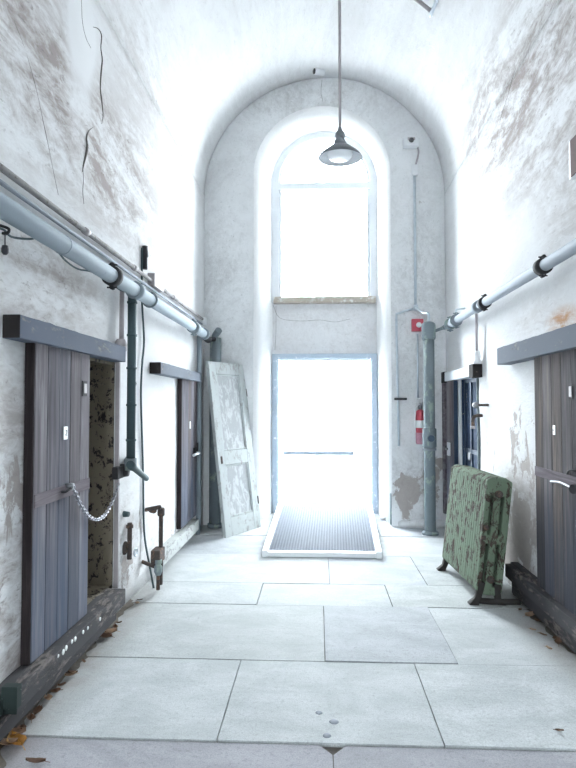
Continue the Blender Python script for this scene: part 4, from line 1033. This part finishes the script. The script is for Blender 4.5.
def dirt(x0, x1, y0, y1, seed, sgn, name):
    bm = bmesh.new(); n = 120; rows = []
    for i in range(n + 1):
        y = y0 + (y1 - y0) * i / n; w = (x1 - x0) * (.55 + .5 * noise.noise(Vector((y * 7, seed, 0)))) * (1 if 0 < i < n else .1)
        hh = .022 * (.7 + .6 * noise.noise(Vector((y * 9, seed + 3, 0))))
        xw = x0 if sgn > 0 else x1
        rows.append([bm.verts.new((xw + sgn * w * s, y, max(-.004, hh * (1 - s) ** 1.3 - .004))) for s in (0, .3, .6, .85, 1)])
    for a2, b2 in zip(rows, rows[1:]):
        for k in range(4): bm.faces.new((a2[k], a2[k + 1], b2[k + 1], b2[k])).smooth = True
    o = obj(name, bm, M['dirt']); return tag(o, 'dark crumbly dirt gathered along the foot of the ' + ('chained door side' if sgn > 0 else 'radiator side') + ' wall', 'dirt', None, 'stuff')
dirt(XL, XL + .18, 2.3, 4.9, 1, 1, 'debris'); dirt(XR - .17, XR, 3.0, 5.3, 7, -1, 'debris')
# a few crumbs of plaster near the leaning door
for px, py, s, lab in ((383, 520, .05, 'lump of fallen plaster beside the foot of the ramp doorway'), (252, 527, .04, 'crumb of fallen plaster at the foot of the leaning door')):
    p = onz(px, py, 0); bm = bmesh.new(); bmesh.ops.create_icosphere(bm, subdivisions=2, radius=s)
    for v_ in bm.verts: v_.co *= 1 + .4 * noise.noise(v_.co * 25 + Vector((px, 0, 0))); v_.co.z *= .5
    mz = min(v_.co.z for v_ in bm.verts); bm.transform(Matrix.Translation((p.x, p.y, -mz)))
    single('plaster_lump', bm, M['plaster_spandrel'], lab, 'rubble', 'fallen plaster')
p0 = ony(384.5, 488, YW - .12); single('drain_pipe', tube([(p0.x, 8.05, .02), (p0.x, 8.05, .42)], .02, 10), M['stand_pipe'], 'short grey pipe stub standing beside the ramp doorway', 'pipe')

# ------------------------------------------------------------------ light
w = bpy.data.worlds.new('overcast_sky'); sc.world = w; w.use_nodes = True
nt = w.node_tree; bg = nt.nodes['Background']
bg.inputs['Color'].default_value = (.86, .945, 1.0, 1); bg.inputs['Strength'].default_value = 52.0
def portal(name, loc, rot, sx_, sy_):
    l = bpy.data.lights.new(name, 'AREA'); l.shape = 'RECTANGLE'; l.size = sx_; l.size_y = sy_; l.cycles.is_portal = True
    o = bpy.data.objects.new(name, l); COL.objects.link(o); o.location = loc; o.rotation_euler = rot
portal('portal_window', (nx2, YW + .12, (WS + nz2 + NH2) / 2), (-PI / 2, 0, 0), 1.4, nz2 + NH2 - WS)
portal('portal_door', (nx2, YW + .12, DT / 2), (-PI / 2, 0, 0), 1.4, DT)
portal('portal_rear', (XC, YR - .32, 1.0), (PI / 2, 0, 0), .8, 2.0)
portal('portal_roof', (XC, (SKY[0] + SKY[1]) / 2, ZS + RV + .2), (0, 0, 0), .5, SKY[1] - SKY[0])

sc.cycles.use_denoising = True
sc.cycles.max_bounces = 10; sc.cycles.diffuse_bounces = 8; sc.cycles.transparent_max_bounces = 12
sc.cycles.sample_clamp_indirect = 12
vs = sc.view_settings; vs.view_transform = 'Standard'; vs.look = 'None'; vs.gamma = 1; vs.exposure = 0.06; vs.use_curve_mapping = False
